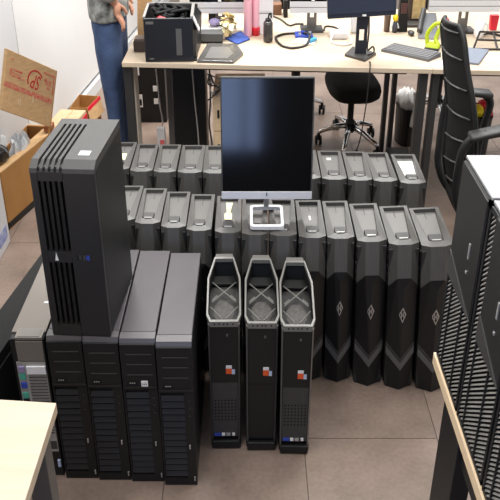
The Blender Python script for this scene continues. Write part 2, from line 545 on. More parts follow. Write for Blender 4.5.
# ------------------------------------------------------------------ the four stacked-in-line workstations
def make_station():
    t = thing('workstation_tower', '', 'computer tower', group='louvred black workstation towers')
    W, D, H = .047, .475, .51
    MB().box(-W, W, .004, D, .012, H - .012, bev=.002).build('case_body', BLACKG, t)
    tp = MB().box(-W, W, .035, D, H - .012, H, bev=.002).build('top_cover', STACKTOP, t)
    MB().prism([(-W, .0, H - .014), (-W, .033, H - .014), (-W, .033, H), (-W, .006, H - .002)], (2 * W, 0, 0)).build('top_lip', STACKLIP, t)
    f = MB()
    f.box(-W, W, -.006, .004, .345, H - .014, bev=.0015)
    f.box(-W, -W + .004, -.006, .004, .03, .345); f.box(.021, W, -.006, .004, .03, .345); f.box(-W, W, -.004, .006, .0, .03)
    f.build('front_bezel', BLACK, t)
    for i, z in enumerate((.395, .43, .463)):
        MB().box(-.032, .036, -.0075, -.006, z, z + .003).build('bay_groove', DARK, t)
    MB().box(-W + .001, W - .001, -.0085, -.006, .352, .357).build('bay_ledge', SLATM, t)
    MB().box(-.04, -.038 + .058, .0, .004, .03, .345).build('vent_back', VDARK, t)
    s0 = None
    for i in range(13):
        z = .04 + i * .0232
        if s0 is None:
            s0 = MB().hexa([(-.041, -.009, 0), (.021, -.009, 0), (.021, .0, 0), (-.041, .0, 0), (-.041, -.004, .0165), (.021, -.004, .0165), (.021, .002, .0165), (-.041, .002, .0165)]).build('slat', SLATM, t)
            s0.location = (0, 0, z)
        else:
            s = s0.copy(); C.objects.link(s); s.parent = t; s.location = (0, 0, z)
    MB().box(-.034, -.006, -.0078, -.006, .362, .376).build('badge', VDARK, t)
    text('badge_mark', '•••', .016, SILVER, t, Matrix.Translation((-.02, -.0084, .369)) @ FRONT)
    for z in (.315, .29, .262):
        MB().box(.033, .037, -.0075, -.006, z, z + .004).build('button', DARK, t)
    for x, z in ((.031, .15), (.041, .028)):
        MB().box(x - .002, x + .002, -.0085, -.004, z - .008, z + .008, bev=.001).build('latch', SILVER, t)
    for x in (-.03, .03):
        MB().box(x - .01, x + .01, .02, .05, 0, .012).build('foot', BLACK, t)
        MB().box(x - .01, x + .01, .38, .41, 0, .012).build('foot', BLACK, t)
    return t
st = make_station()
spots = [(-.495, 1.735, 'louvred black workstation tower next to the silver computer, leftmost of the four'),
         (-.397, 1.728, 'louvred black workstation tower, second of the four from the left'),
         (-.299, 1.722, 'louvred black workstation tower with a white sticker on its badge strip'),
         (-.201, 1.708, 'louvred black workstation tower at the right end of the four, side panel visible')]
for i, (x, y, lab) in enumerate(spots):
    if i == 0:
        s = st; s.location = (x, y, 0); s['label'] = lab
    else:
        s = dup(st, (x, y, 0), 0, lab)
    if i == 2:
        MB().box(.004, .022, -.009, -.006, .358, .376).build('sticker', PAPER, s)
        text('sticker_print', '▪▪▪', .009, VDARK, s, Matrix.Translation((.013, -.0094, .367)) @ FRONT)

# ------------------------------------------------------------------ big slotted tower on top
t = thing('big_tower', 'large charcoal tower with long vertical front slots on top of the workstations', 'computer tower', (-.446, 1.738, .5105), rad(-3.5))
W, D, H = .078, .305, .492
body = MB()
body.box(-W + .001, W, .02, D, 0, H - .02, bev=.002)
body.build('case_body', BLACK, t)
sl0, sw, n_s = -.060, .0066, 5                 # slots: start, width, count
px = .0135
xr = sl0 + n_s * px
zA, zB, zC, zD = .035, .223, .255, H - .045
fr = MB()
fr.box(-W, sl0, .0, .02, 0, H - .022, bev=.002)
fr.box(xr - (px - sw), W, .0, .02, 0, H - .022, bev=.002)
fr.box(sl0, xr - (px - sw), .0, .02, 0, zA); fr.box(sl0, xr - (px - sw), .0, .02, zB, zC); fr.box(sl0, xr - (px - sw), .0, .02, zD, H - .022)
fr.build('front_panel', mat('charcoal_front', (36, 36, 37), .45, var=.08, scale=80), t)
MB().box(sl0, xr, .016, .0205, zA, zD).build('slot_back', VDARK, t)
for i in range(n_s - 1):
    xa = sl0 + i * px + sw
    MB().box(xa, xa + px - sw, .0, .018, zA, zB).build('fin', BLACK, t)
    MB().box(xa, xa + px - sw, .0, .018, zC, zD).build('fin', BLACK, t)
# chamfer and top with grooves
tp = MB()
def chv(xa, xb):
    tp.hexa([(xa, .0, H - .024), (xb, .0, H - .024), (xb, .03, H - .024), (xa, .03, H - .024), (xa, .004, H - .014), (xb, .004, H - .014), (xb, .03, H), (xa, .03, H)])
xs = [-W] + [v for i in range(n_s) for v in (sl0 + i * px, sl0 + i * px + sw)] + [W]
for i in range(0, len(xs), 2):
    chv(xs[i], xs[i + 1])
    tp.box(xs[i], xs[i + 1], .03, D, H - .022, H)
for i in range(n_s):
    xa = xs[1 + 2 * i]
    tp.box(xa, xa + sw, .265, D, H - .022, H)
    tp.box(xa, xa + sw, .01, .05, H - .022, H - .012)
tp.build('top_panel', TOWG, t)
MB().box(sl0, xr, .04, .275, H - .022, H - .019).build('groove_back', VDARK, t)
MB().box(.028, .055, .055, .083, H, H + .0008).build('sticker', mat('grey_sticker', (205, 206, 210), .5), t)
MB().prism([(-.0435, -.001, .229), (-.0345, -.001, .229), (-.036, -.001, .236), (-.039, -.001, .253), (-.042, -.001, .236)], (0, .002, 0)).build('logo', PAPER, t)
for i, (x, m) in enumerate(((.013, VDARK), (.019, GREYTOP), (.029, GREYTOP), (.036, BLUE), (.041, BLUE))):
    MB().box(x, x + .0035, -.001, .001, .231 + (i % 2) * .002, .245).build('port', m, t)
ft = MB(); ft.box(-.06, -.03, .03, .06, -.0, .001); ft.build('foot', BLACK, t)

# ------------------------------------------------------------------ three handle towers
def make_handle_tower(perf):
    t = thing('handle_tower', '', 'computer tower', group='narrow towers with open top handle frames')
    W, D, H = .047, .335, .48
    plan = [(-.040, .0), (.040, .0), (.0495, .03), (.0495, .20), (.030, .305), (-.030, .305), (-.0495, .20), (-.0495, .03)]
    tz = lambda y: -.008 + .034 * y / .3
    b = MB()
    b.prism([(-.043, .012, .02), (.043, .012, .02), (.047, .05, .02), (.047, D - .06, .02), (.036, D, .02), (-.036, D, .02), (-.047, D - .06, .02), (-.047, .05, .02)], (0, 0, H - .085))
    b.build('case_body', BLACK, t)
    # rim: outer and inner loops with a little height
    def inset(f):
        cy = .15
        return [(x * f, cy + (y - cy) * (f + .04)) for x, y in plan]
    r = MB()
    outl, inl = plan, inset(.9)
    z1, z0 = H, H - .012
    A = r.pts([(x, y, z1 + tz(y)) for x, y in outl]); B = r.pts([(x, y, z1 + tz(y)) for x, y in inl])
    A0 = r.pts([(x, y, z0 + tz(y) - (.006 if y < .02 else 0)) for x, y in outl]); B0 = r.pts([(x, y, z0 + tz(y)) for x, y in inl])
    for i in range(8):
        j = (i + 1) % 8
        r.bm.faces.new([A[i], A[j], B[j], B[i]]); r.bm.faces.new([A0[i], A0[j], B0[j], B0[i]])
        r.bm.faces.new([A[i], A[j], A0[j], A0[i]]); r.bm.faces.new([B[i], B[j], B0[j], B0[i]])
    r.build('handle_rim', RINGM, t)
    # dark walls from rim down to the recess
    wl = MB()
    wo = inset(.93)
    wi = inset(.88)
    a = wl.pts([(x, y, z0 + tz(y)) for x, y in wo]); c = wl.pts([(x, y, H - .052) for x, y in wi])
    for i in range(8):
        j = (i + 1) % 8
        wl.bm.faces.new([a[i], a[j], c[j], c[i]])
    wl.build('recess_wall', BLACK, t)
    fm = MB().prism([(x, y, H - .046) for x, y in inset(.88)], (0, 0, .004)).build('recess_floor', mat('recess_grey', (46, 45, 44), .6), t)
    hx = MB().prism([(-.029, .075, 0), (-.016, .04, 0), (.016, .04, 0), (.029, .075, 0), (.029, .125, 0), (.014, .158, 0), (-.014, .158, 0), (-.029, .125, 0)], (0, 0, .003)).build('fan_mesh', MESHG, t, loc=(0, 0, H - .043))
    zb = H - .024
    bars = [((-.036, .235), (.036, .125)), ((.036, .235), (-.036, .125)), ((-.04, .10), (-.006, .038)), ((.04, .10), (.006, .038)), ((-.02, .16), (-.036, .135)), ((.02, .16), (.036, .135))]
    for (xa, ya), (xb, yb) in bars:
        MB().tube([(xa, ya, zb), (xb, yb, zb)], .0021, 6).build('brace_bar', RINGM, t)
    MB().prism([(-.041, .235, zb - .012), (.041, .235, zb - .012), (.028, .284, zb - .012), (-.028, .284, zb - .012)], (0, 0, .006)).build('rear_shade', VDARK, t)  # black sheet standing in for the shadow at the back of the recess
    # rear handle block
    MB().hexa([(-.033, .306, H - .05), (.033, .306, H - .05), (.030, D + .01, H - .05), (-.030, D + .01, H - .05), (-.030, .304, H + .022), (.030, .304, H + .022), (.026, D + .006, H + .018), (-.026, D + .006, H + .018)], bev=.002).build('handle_grip', mat('grip_grey', (116, 114, 110), .4), t)
    # front: edge trims, glossy upper panel, lower panel
    for s in (-1, 1):
        MB().hexa([(s * .0435, .006, .03), (s * .039, .0, .03), (s * .039, .02, .03), (s * .0435, .02, .03), (s * .0455, .006, H - .02), (s * .041, .0, H - .02), (s * .041, .02, H - .02), (s * .0455, .02, H - .02)]).build('edge_trim', mat('edge_trim_grey', (104, 100, 96), .4), t)
    MB().hexa([(-.038, .003, .255), (.038, .003, .255), (.038, .02, .255), (-.038, .02, .255), (-.040, .003, H - .022), (.040, .003, H - .022), (.040, .02, H - .022), (-.040, .02, H - .022)]).build('upper_front', BLACKG, t)
    MB().box(-.038, .038, .004, .02, .045, .253).build('lower_front', DARK if perf else BLACKG, t)
    MB().box(.006, .012, .001, .003, .42, .428).build('button', CHEV, t)
    for x in (-.026, -.013, .0, .01, .026):
        MB().box(x - .002, x + .002, -.0005, .002, H - .019, H - .014).build('port', VDARK, t)
    if perf:
        v = MB()
        for i in range(7):
            for j in range(7):
                x, z = -.03 + i * .01, .11 + j * .0125
                v.prism([(x + .0028 * math.cos(k * PI / 3), .0035, z + .0034 * math.sin(k * PI / 3)) for k in range(6)], (0, .002, 0))
        v.build('vent_hole', VDARK, t)['kind'] = 'stuff'
    for x0_, x1_, z0_, z1_, m, nm in ((.004, .021, .286, .306, ORANGE, 'orange_sticker'), (.004, .021, .306, .316, PAPER, 'sticker_top'), (.021, .03, .285, .302, mat('pale_blue_sticker', (190, 205, 230), .6), 'barcode_sticker')):
        MB().box(x0_, x1_, .0015, .003, z0_, z1_).build(nm, m, t)
    MB().box(-.046, .046, .012, D - .03, 0, .022, bev=.003).build('base', BLACK, t)
    MB().box(-.043, .043, -.006, .02, .004, .032, bev=.003).build('base_lip', BLACK, t)
    if perf:
        for x0_, x1_, m in ((-.034, -.015, BLUE), (-.012, -.002, PAPER), (.002, .014, SILVER), (.02, .028, PAPER)):
            MB().box(x0_, x1_, .001, .004, .048, .058).build('port_label', m, t)
    return t
for i, (x, y, perf, rz, lab) in enumerate(((-.074, 1.858, True, 1.2, 'narrow black tower with open grey handle frame and dotted lower panel, leftmost of three'),
                                     (.034, 1.85, False, 0, 'narrow black tower with open grey handle frame and plain glossy lower panel, middle of three'),
                                     (.134, 1.835, True, -1.0, 'narrow black tower with open grey handle frame and dotted lower panel, rightmost of three'))):
    t = make_handle_tower(perf)
    t.location = (x, y, 0); t.rotation_euler = (0, 0, rad(rz)); t['label'] = lab

# ------------------------------------------------------------------ left: silver computer seen from behind, black tower
t = thing('silver_computer', 'silver-topped computer with its port side and blue-green sockets facing us', 'computer tower', (-.597, 1.74, 0))
W, D, H = .046, .42, .50
MB().box(-W, W, .002, D, 0, H - .004, bev=.003).build('case_body', BLACK, t)
MB().box(-W, W, .03, D, H - .004, H, bev=.001).build('top_cover', mat('warm_silver', (118, 111, 103), .4, metal=.2), t)
hd = MB(); hd.box(-.03, .042, -.002, .005, H - .075, H - .01); hd.box(-.03, .042, .0, .045, H - .006, H + .002); 
hd.build('rear_handle', mat('rear_silver', (124, 119, 112), .4, metal=.2), t)
MB().box(-.024, .036, .004, .04, H - .004, H + .0035).build('handle_inset', mat('inset_grey', (120, 116, 110), .5), t)
MB().box(-.036, .042, -.003, .003, .10, H - .078).build('io_plate', IOG, t)
vg = MB()
for i in range(22):
    vg.box(-.008, .04, -.005, -.003, .17 + i * .0105, .174 + i * .0105)
vg.build('vent_bars', mat('vent_dark', (90, 88, 86), .5), t)['kind'] = 'stuff'
MB().box(-.01, .042, -.008, -.003, .385, .41).build('vent_hood', WHITE, t)
for i, (z, m) in enumerate(((.40, LILAC), (.375, GREEN), (.345, BLUE), (.31, GREEN), (.29, VDARK), (.265, GREEN), (.24, BLUE), (.2, VDARK), (.18, VDARK))):
    MB().box(-.032, -.016, -.007, -.003, z - .009, z + .009).build('socket', m, t)
MB().box(-.03, .04, -.004, -.002, .11, .14).build('expansion_slot', STEEL, t)
MB().box(.01, .022, .17, .178, H, H + .001).build('tag', PAPER, t)
MB().box(.034, .042, -.004, .002, .04, .065).build('blue_tag', mat('pale_blue_sticker', (190, 205, 230), .6), t)
t = thing('black_tower', 'black tower with plain side panels at the far left, behind the silver computer', 'computer tower', (-.832, 1.55, 0), rad(-8))
MATB = mat('matte_black', (30, 30, 30), .7, spec=.2, var=.1, scale=30)
MB().box(0, .094, 0, .86, 0, .395, bev=.004).build('case_body', MATB, t)
MB().box(.024, .094, .004, .856, .395, .399, bev=.001).build('top_cover', MATB, t)
MB().box(.094, .097, .02, .82, .02, .36).build('side_panel', MATB, t)

# ------------------------------------------------------------------ tables at left and right corners
t = thing('left_table', 'pale wooden table corner with dark steel leg at the lower left', 'table')
MB().prism([(-.372, 1.195, .715), (-.372, .1, .715), (-1.25, .1, .715), (-1.25, 1.275, .715)], (0, 0, .025), bev=.002).build('tabletop', WOOD, t)
MB().box(-.425, -.385, 1.12, 1.165, 0, .715, bev=.002).build('leg', mat('warm_grey_steel', (98, 93, 88), .5, var=.06), t)
MB().box(-1.2, -1.16, 1.15, 1.19, 0, .715, bev=.002).build('leg', mat('warm_grey_steel', (98, 93, 88), .5, var=.06), t)
MB().box(-.425, -.385, .15, .19, 0, .715, bev=.002).build('leg', mat('warm_grey_steel', (98, 93, 88), .5, var=.06), t)
MB().box(-1.2, -1.16, .15, .19, 0, .715, bev=.002).build('leg', mat('warm_grey_steel', (98, 93, 88), .5, var=.06), t)
MB().box(-.42, -.39, .19, 1.12, .672, .714).build('side_rail', mat('warm_grey_steel', (98, 93, 88), .5, var=.06), t)
MB().box(-1.16, -.425, 1.135, 1.165, .672, .714).build('end_rail', mat('warm_grey_steel', (98, 93, 88), .5, var=.06), t)
t = thing('right_table', 'wood-edged table with black leg at the lower right carrying mesh-front towers', 'table')
MB().box(.394, 1.3, .1, 1.357, .712, .737).build('tabletop', DARK, t)
MB().box(.385, .394, .1, 1.357, .712, .7395, bev=.0015).build('edge_strip', WOODE, t)
MB().box(.385, .42, 1.11, 1.235, 0, .712, bev=.002).build('leg', BLACK, t)
MB().box(1.24, 1.28, 1.15, 1.235, 0, .712, bev=.002).build('leg', BLACK, t)
MB().box(.385, .42, .15, .235, 0, .712, bev=.002).build('leg', BLACK, t)
MB().box(1.24, 1.28, .15, .235, 0, .712, bev=.002).build('leg', BLACK, t)
MB().box(.395, .42, .235, 1.11, .66, .712).build('side_rail', BLACK, t)

# ------------------------------------------------------------------ mesh-front towers on the right table
def clip(p, q, x0, x1, z0, z1):
    (ax, az), (bx, bz) = p, q
    t0, t1 = 0.0, 1.0
    dx, dz = bx - ax, bz - az
    for pp, qq in ((-dx, ax - x0), (dx, x1 - ax), (-dz, az - z0), (dz, z1 - az)):
        if pp == 0:
            if qq < 0:
                return None
        else:
            r = qq / pp
            if pp < 0:
                t0 = max(t0, r)
            else:
                t1 = min(t1, r)
    if t1 - t0 < .02:
        return None
    return (ax + dx * t0, az + dz * t0), (ax + dx * t1, az + dz * t1)
def make_mesh_tower(ladder):
    t = thing('mesh_tower', '', 'computer tower', group='mesh-front towers on the right table')
    W, D, H = .09, .26, .447
    MB().box(-W, W, .018, D, 0, H - .006, bev=.002).build('case_body', BLACK, t)
    MB().box(-W, W, .004, D, H - .006, H, bev=.0015).build('top_cover', mat('pale_top', (158, 158, 160), .35), t)
    f = MB()
    f.box(-W, -W + .008, 0, .02, 0, H - .0065); f.box(W - .008, W, 0, .02, 0, H - .0065); f.box(-W, W, 0, .02, H - .016, H - .0065); f.box(-W, W, 0, .02, 0, .008)
    f.build('front_frame', BLACK, t)
    MB().box(-W, W, .012, .018, 0, H - .01).build('grille_back', VDARK, t)
    xl = -.046 if ladder else -W + .008
    zl = .205
    MB().hexa([(xl, -.002, zl), (W - .004, -.002, zl), (W - .004, .012, zl), (xl, .012, zl), (xl, -.002, H - .008), (W - .004, -.002, H - .008), (W - .004, .012, H - .008), (xl, .012, H - .008)], bev=.0015).build('upper_panel', mat('soft_black_panel', (30, 30, 29), .5), t)
    MB().prism([(xl, -.004, zl), (W - .004, -.004, zl), (xl, -.004, zl + .05)], (0, .003, 0)).build('corner_facet', STEEL, t)
    MB().box(.03, .036, -.004, -.001, .30, .33).build('logo', SILVER, t)
    MB().box(.03, .036, -.004, -.001, .27, .275).build('power_light', SILVER, t)
    m_ = math.tan(rad(40))
    i = 0
    z = -.16
    while z < H + .1:
        for (xa, xb, za, zb) in ((-W + .008, W - .008, .008, zl), (-W + .012, xl - .003, zl, H - .014)):
            if xb - xa < .01:
                continue
            s = clip((-.1, z - .1 * m_), (.1, z + .1 * m_), xa, xb, za, zb)
            if s:
                (ax, az), (bx, bz) = s
                h = .0045
                MB().hexa([(ax, .001, az - h / 2), (bx, .001, bz - h / 2), (bx, .008, bz - h / 2), (ax, .008, az - h / 2), (ax, .003, az + h / 2), (bx, .003, bz + h / 2), (bx, .009, bz + h / 2), (ax, .009, az + h / 2)]).build('slat', GRILLE, t)
        z += .0098
    for x in (-.05, .03):
        MB().box(x, x + .004, -.001, .006, .008, zl).build('grille_post', BLACK, t)
    return t
for i, (yc, lad, lab) in enumerate(((1.26, False, 'black mesh-front tower at the far end of the right table'),
                                    (1.072, True, 'black mesh-front tower with ladder vent, middle of the right table row'),
                                    (.884, True, 'nearest mesh-front tower on the right table, cut off by the frame'))):
    t = make_mesh_tower(lad)
    t.location = (.389, yc, .7405); t.rotation_euler = (0, 0, -PI / 2); t['label'] = lab

# ------------------------------------------------------------------ desk bench
def quad_top(name, ps, parent, z0=.719, z1=.74):
    return MB().prism([(x, y, z0) for x, y in ps], (0, 0, z1 - z0), bev=.002).build(name, WOOD, parent)
def edge_y(x):
    return 3.432 - .075 * x
dk = thing('bench_desk', 'pale maple double bench desk with dark steel legs, left pair of tops', 'desk')
quad_top('desktop', [(-.565, edge_y(-.565)), (.7855, edge_y(.7855)), (.7855, 3.955), (-.565, 3.975)], dk)
quad_top('desktop', [(-.565, 3.978), (.7855, 3.958), (.7855, 4.50), (-.555, 4.50)], dk)
for x, y in ((-.55, edge_y(-.55) + .03), (.757, edge_y(.757) + .03)):
    MB().box(x - .016, x + .020, y, y + .05, 0, .719, bev=.002).build('leg', LEGM, dk)
for x, y in ((-.395, 3.94), ):
    MB().box(x - .025, x + .025, y - .03, y + .03, 0, .719, bev=.002).build('leg', mat('pale_steel', (132, 128, 124), .5), dk)
MB().prism([(-.5, edge_y(-.5) + .12, .679), (.7, edge_y(.7) + .12, .679), (.7, edge_y(.7) + .155, .679), (-.5, edge_y(-.5) + .155, .679)], (0, 0, .04)).build('front_rail', LEGM, dk)
MB().box(-.546, -.524, 3.55, 3.66, .02, .71).build('side_panel', mat('beige_panel', (200, 190, 176), .6), dk)
dr = thing('side_desk', 'pale maple bench desk with dark steel legs on the right, behind the mesh chair', 'desk')
quad_top('desktop', [(.7865, edge_y(.7865)), (2.1, edge_y(2.1)), (2.1, 3.93), (.7865, 3.955)], dr)
quad_top('desktop', [(.7865, 3.958), (2.1, 3.933), (2.1, 4.50), (.7865, 4.50)], dr)
MB().box(.797, .826, edge_y(.81) + .03, edge_y(.78) + .08, 0, .719, bev=.002).build('leg', LEGM, dr)
MB().box(.730, .752, 4.2, 4.25, 0, .719, bev=.002).build('leg', LEGM, dk)
MB().box(.772, .794, 4.2, 4.25, 0, .719, bev=.002).build('leg', LEGM, dk)
MB().box(2.04, 2.08, edge_y(2.0) + .03, edge_y(2.0) + .08, 0, .719, bev=.002).build('leg', LEGM, dr)
MB().prism([(.81, edge_y(.81) + .12, .679), (2.0, edge_y(2.0) + .12, .679), (2.0, edge_y(2.0) + .155, .679), (.81, edge_y(.81) + .155, .679)], (0, 0, .04)).build('front_rail', LEGM, dr)

# ------------------------------------------------------------------ under the desks
t = thing('under_desk_tower', 'black computer with white and blue labels on the floor under the desk left', 'computer tower', (-.61, 4.72, 0))
MB().box(-.095, .095, 0, .3, 0, .46, bev=.003).build('case_body', BLACK, t)
for x, z, w_, h_, m in ((-.075, .30, .018, .05, PAPER), (-.07, .1, .022, .08, PAPER), (-.067, .11, .014, .04, BLUE), (.02, .2, .026, .035, PAPER), (.022, .12, .026, .035, PAPER)):
    MB().box(x, x + w_, -.002, .0, z, z + h_).build('label_sticker', m, t)
t = thing('black_cabinet', 'tall plain black cabinet under the desk, left of the monitor', 'cabinet', (-.29, 3.68, 0))
MB().box(-.078, .078, 0, .2, 0, .66, bev=.003).build('cabinet_body', BLACKG, t)
MB().box(-.076, .074, -.004, .0, .02, .655, bev=.001).build('door', BLACKG, t)
t = thing('pedestal', 'pale wooden drawer pedestal with black locks under the desk', 'drawer unit', (-.085, 3.62, 0))
MB().box(-.09, .16, .012, .35, 0.01, .54, bev=.002).build('cabinet_body', WOODE, t)
for z0_, z1_ in ((.02, .19), (.195, .36), (.365, .535)):
    d = MB().box(-.088, .158, 0, .012, z0_, z1_, bev=.001).build('drawer', WOODE, t)
    MB().box(-.07, -.06, -.006, 0, (z0_ + z1_) / 2 - .02, (z0_ + z1_) / 2 + .02, bev=.001).build('handle', VDARK, d)
for x in (-.07, .12):
    MB().box(x, x + .03, .05, .09, 0, .012).build('foot', BLACK, t)

def curve_path(ps, n=6):
    ps = [Vector(p) for p in ps]
    out = []
    for i in range(len(ps) - 1):
        p0, p1, p2, p3 = ps[max(i - 1, 0)], ps[i], ps[i + 1], ps[min(i + 2, len(ps) - 1)]
        for k in range(n):
            u = k / n
            out.append(.5 * ((2 * p1) + (-p0 + p2) * u + (2 * p0 - 5 * p1 + 4 * p2 - p3) * u * u + (-p0 + 3 * p1 - 3 * p2 + p3) * u ** 3))
    out.append(ps[-1])
    return out
def cable(name, ps, r, m, label):
    return tag(MB().tube(curve_path(ps), r, 6).build(name, m, smooth=True), label, 'cable')
cable('power_cable', [(-.27, 3.66, .668), (-.262, 3.655, .5), (-.25, 3.65, .3), (-.255, 3.65, .1), (-.25, 3.63, .004)], .0035, CABLEG, 'grey cable hanging down the front of the black cabinet')
cable('power_cable', [(-.192, 3.71, .67), (-.19, 3.70, .5), (-.198, 3.69, .38), (-.186, 3.68, .25), (-.2, 3.68, .12), (-.19, 3.69, .004)], .004, CABLE, 'black cable tangle hanging between cabinet and wooden pedestal')
cable('power_cable', [(-.47, 3.9, .67), (-.46, 3.92, .4), (-.455, 3.95, .28), (-.475, 3.9, .12), (-.45, 3.8, .004)], .0035, WHITE, 'white cable dangling before the labelled computer under the desk')
cable('power_cable', [(.525, 3.47, .7445), (.517, edge_y(.515) - .006, .747), (.512, edge_y(.51) - .014, .60), (.498, edge_y(.5) - .01, .43), (.485, edge_y(.49), .36)], .003, CABLE, 'thin black cable dangling over the desk edge before the swivel chair')
tag(MB().box(.477, .492, edge_y(.48) - .01, edge_y(.48) + .005, .30, .36, bev=.003).build('cable_plug', BLACK), 'black plug hanging at the end of the dangling cable', 'plug')
t = thing('power_strip', 'white power strip with red switch hanging behind the back row, under the desk', 'power strip', (-.44, 3.72, .08))
MB().box(-.02, .02, 0, .03, 0, .26, bev=.004).build('strip_body', WHITE, t)
MB().box(-.006, .016, -.004, 0, .16, .2).build('switch', mat('pink_red', (230, 110, 110), .5), t)
for z in (.03, .08, .12):
    MB().box(-.012, .012, -.003, 0, z, z + .02).build('socket', GREYLT, t)
t = thing('cable_nest', 'tangle of black and grey cables hanging under the desk beside the pedestal', 'cables', (0, 0, 0))
for i in range(4):
    ps = [(-.2 + R.uniform(-.02, .02), 3.56 + R.uniform(0, .02), .66)]
    for z in (.62, .60, .57, .55):
        ps.append((-.17 + R.uniform(-.03, .05), 3.575 + R.uniform(-.02, .03), z + R.uniform(-.02, .02)))
    MB().tube(curve_path(ps), .0035, 6).build('cable', (CABLE, CABLEG)[i % 2], t, smooth=True)

# swivel chairs (widths follow the narrow proportions of the place)
def make_chair(label, loc, rz, sx=.6, back=True, chrome=True, zs=.36):
    t = thing('swivel_chair', label, 'chair', loc, rz)
    bm = CHROME if chrome else BLACK
    for k in range(5):
        a = 2 * PI * k / 5 + .5
        ex, ey = .29 * math.cos(a) * sx, .29 * math.sin(a)
        l = MB().tube([(0, 0, .13), (ex * .5, ey * .5, .115), (ex * .9, ey * .9, .085), (ex, ey, .075)], [.018, .016, .013, .012], 8).build('leg', bm, t, smooth=True)
        c = MB()
        for s in (-1, 1):
            c.tube([(ex + s * .012 - .006, ey, .028), (ex + s * .012 + .006, ey, .028)], .028, 12)
        c.box(ex - .008, ex + .008, ey - .01, ey + .01, .03, .07)
        c.build('caster', BLACK, l)
    MB().lathe([(.026, .09), (.026, .16), (.018, .165), (.018, .26), (.028, .265), (.028, zs - .03)], 14).build('column', BLACK, t, smooth=True)
    hw = .24 * sx
    rings = []
    for z, f in ((-.045, .5), (-.04, .8), (-.015, .97), (.01, 1.0), (.03, .97), (.045, .85), (.05, .5)):
        rings.append([(hw * f * (abs(math.cos(a)) ** .6) * (1 if math.cos(a) > 0 else -1), .24 * f * (abs(math.sin(a)) ** .6) * (1 if math.sin(a) > 0 else -1), zs + z) for a in [2 * PI * k / 28 for k in range(28)]])
    MB().loft(rings).build('seat', MESHB, t, smooth=True)
    if back:
        g = []
        for j in range(13):
            v = j / 12
            z = zs + .12 + v * .55
            ww = hw * (.86 + .16 * math.sin(PI * min(1, v * 1.1)) - (.35 * max(0, v - .85) / .15 * .5) - (.4 * max(0, .15 - v) / .15 * .5))
            y = .215 + .06 * v + .02 * math.sin(v * 6)
            g.append([(ww * u, y - .035 * u * u, z) for u in [-1 + k / 6 for k in range(13)]])
        m = MB()
        f = g
        bk = [[(x, y + .02, z) for x, y, z in r] for r in g]
        m.loft([r + rb[::-1] for r, rb in zip(f, bk)])
        m.build('backrest', MESHB, t, smooth=True)
        MB().tube(curve_path([(0, .1, zs - .04), (0, .25, zs - .03), (0, .27, zs + .1), (0, .255, zs + .3)]), .016, 8).build('back_post', BLACK, t, smooth=True)
    return t
make_chair('black swivel chair with chrome star base facing us under the desk', (.57, 4.33, 0), rad(3))
make_chair('black swivel chair with chrome base behind the monitor, mostly hidden', (.28, 4.78, 0), rad(-12), zs=.42)
make_chair('black swivel chair under the desk, left of the mesh-back armchair', (1.16, 4.76, 0), rad(14), zs=.46)

# mesh-back armchair at the right, seen from behind at an angle
ch = thing('mesh_armchair', 'black office armchair with slatted mesh back in front of the right desk', 'chair', (.0, 0, 0))
Lp = [(.683, 2.84, 1.085), (.681, 2.86, 1.05), (.692, 2.83, .965), (.706, 2.80, .86), (.719, 2.785, .765), (.722, 2.78, .66), (.730, 2.785, .57), (.752, 2.78, .495), (.786, 2.75, .445)]
Rp = [(.700, 2.70, 1.088), (.712, 2.66, 1.055), (.727, 2.62, .963), (.747, 2.58, .873), (.764, 2.56, .781), (.775, 2.56, .701), (.786, 2.58, .61), (.790, 2.60, .531), (.792, 2.66, .465)]
YC = 2.70
Lc, Rc = curve_path(Lp, 4), curve_path(Rp, 4)
def brow(a, b, n=13):
    a, b = Vector(a), Vector(b)
    nb = Vector((.9, .25, 0))
    return [a.lerp(b, k / (n - 1)) + nb * (-.022 * (1 - (2 * k / (n - 1) - 1) ** 2)) for k in range(n)]
g = [brow(a, b) for a, b in zip(Lc, Rc)]
m = MB()
off = Vector((.009, .002, 0))
m.loft([r + [p + off for p in r][::-1] for r in g])
m.build('mesh_back', MESHB, ch, smooth=True)
loop = [r[0] for r in g] + g[-1][1:-1] + [r[-1] for r in g[::-1]] + g[0][1:-1][::-1]
MB().tube(loop + [loop[0]], .0085, 8).build('back_frame', BLACK, ch, smooth=True)
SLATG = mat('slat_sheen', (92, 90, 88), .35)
for i in range(3, len(g) - 3, 4):
    MB().tube([p + Vector((-.004, -.002, 0)) for p in g[i][1:-1]], .0035, 6).build('slat', DARK, ch, smooth=True)
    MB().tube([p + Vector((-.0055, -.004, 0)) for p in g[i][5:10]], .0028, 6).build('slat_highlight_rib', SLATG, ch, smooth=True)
MB().tube(curve_path([(.731, 2.85, .80), (.722, 2.85, .72), (.718, 2.84, .62), (.722, 2.83, .53), (.76, 2.80, .45), (.84, 2.73, .40)]), .014, 8).build('back_post', BLACK, ch, smooth=True)
rings = []
for z, f in ((-.04, .6), (-.03, .9), (0, 1), (.03, .95), (.045, .6)):
    rings.append([(.885 + .14 * f * math.copysign(abs(math.cos(a)) ** .6, math.cos(a)), YC + .24 * f * math.copysign(abs(math.sin(a)) ** .6, math.sin(a)), .45 + z) for a in [2 * PI * k / 28 for k in range(28)]])
MB().loft(rings).build('seat', MESHB, ch, smooth=True)
a = MB().tube(curve_path([(.80, 2.50, .44), (.735, 2.51, .50), (.715, 2.52, .58), (.717, 2.52, .70), (.742, 2.52, .755), (.79, 2.52, .775)]), .015, 8).build('arm_post', BLACK, ch, smooth=True)
MB().hexa([(.735, 2.485, .755), (.95, 2.485, .80), (.95, 2.555, .80), (.735, 2.555, .755), (.735, 2.485, .775), (.95, 2.485, .825), (.95, 2.555, .825), (.735, 2.555, .775)], bev=.008).build('arm_pad', mat('arm_black', (40, 40, 40), .5), ch, smooth=True)
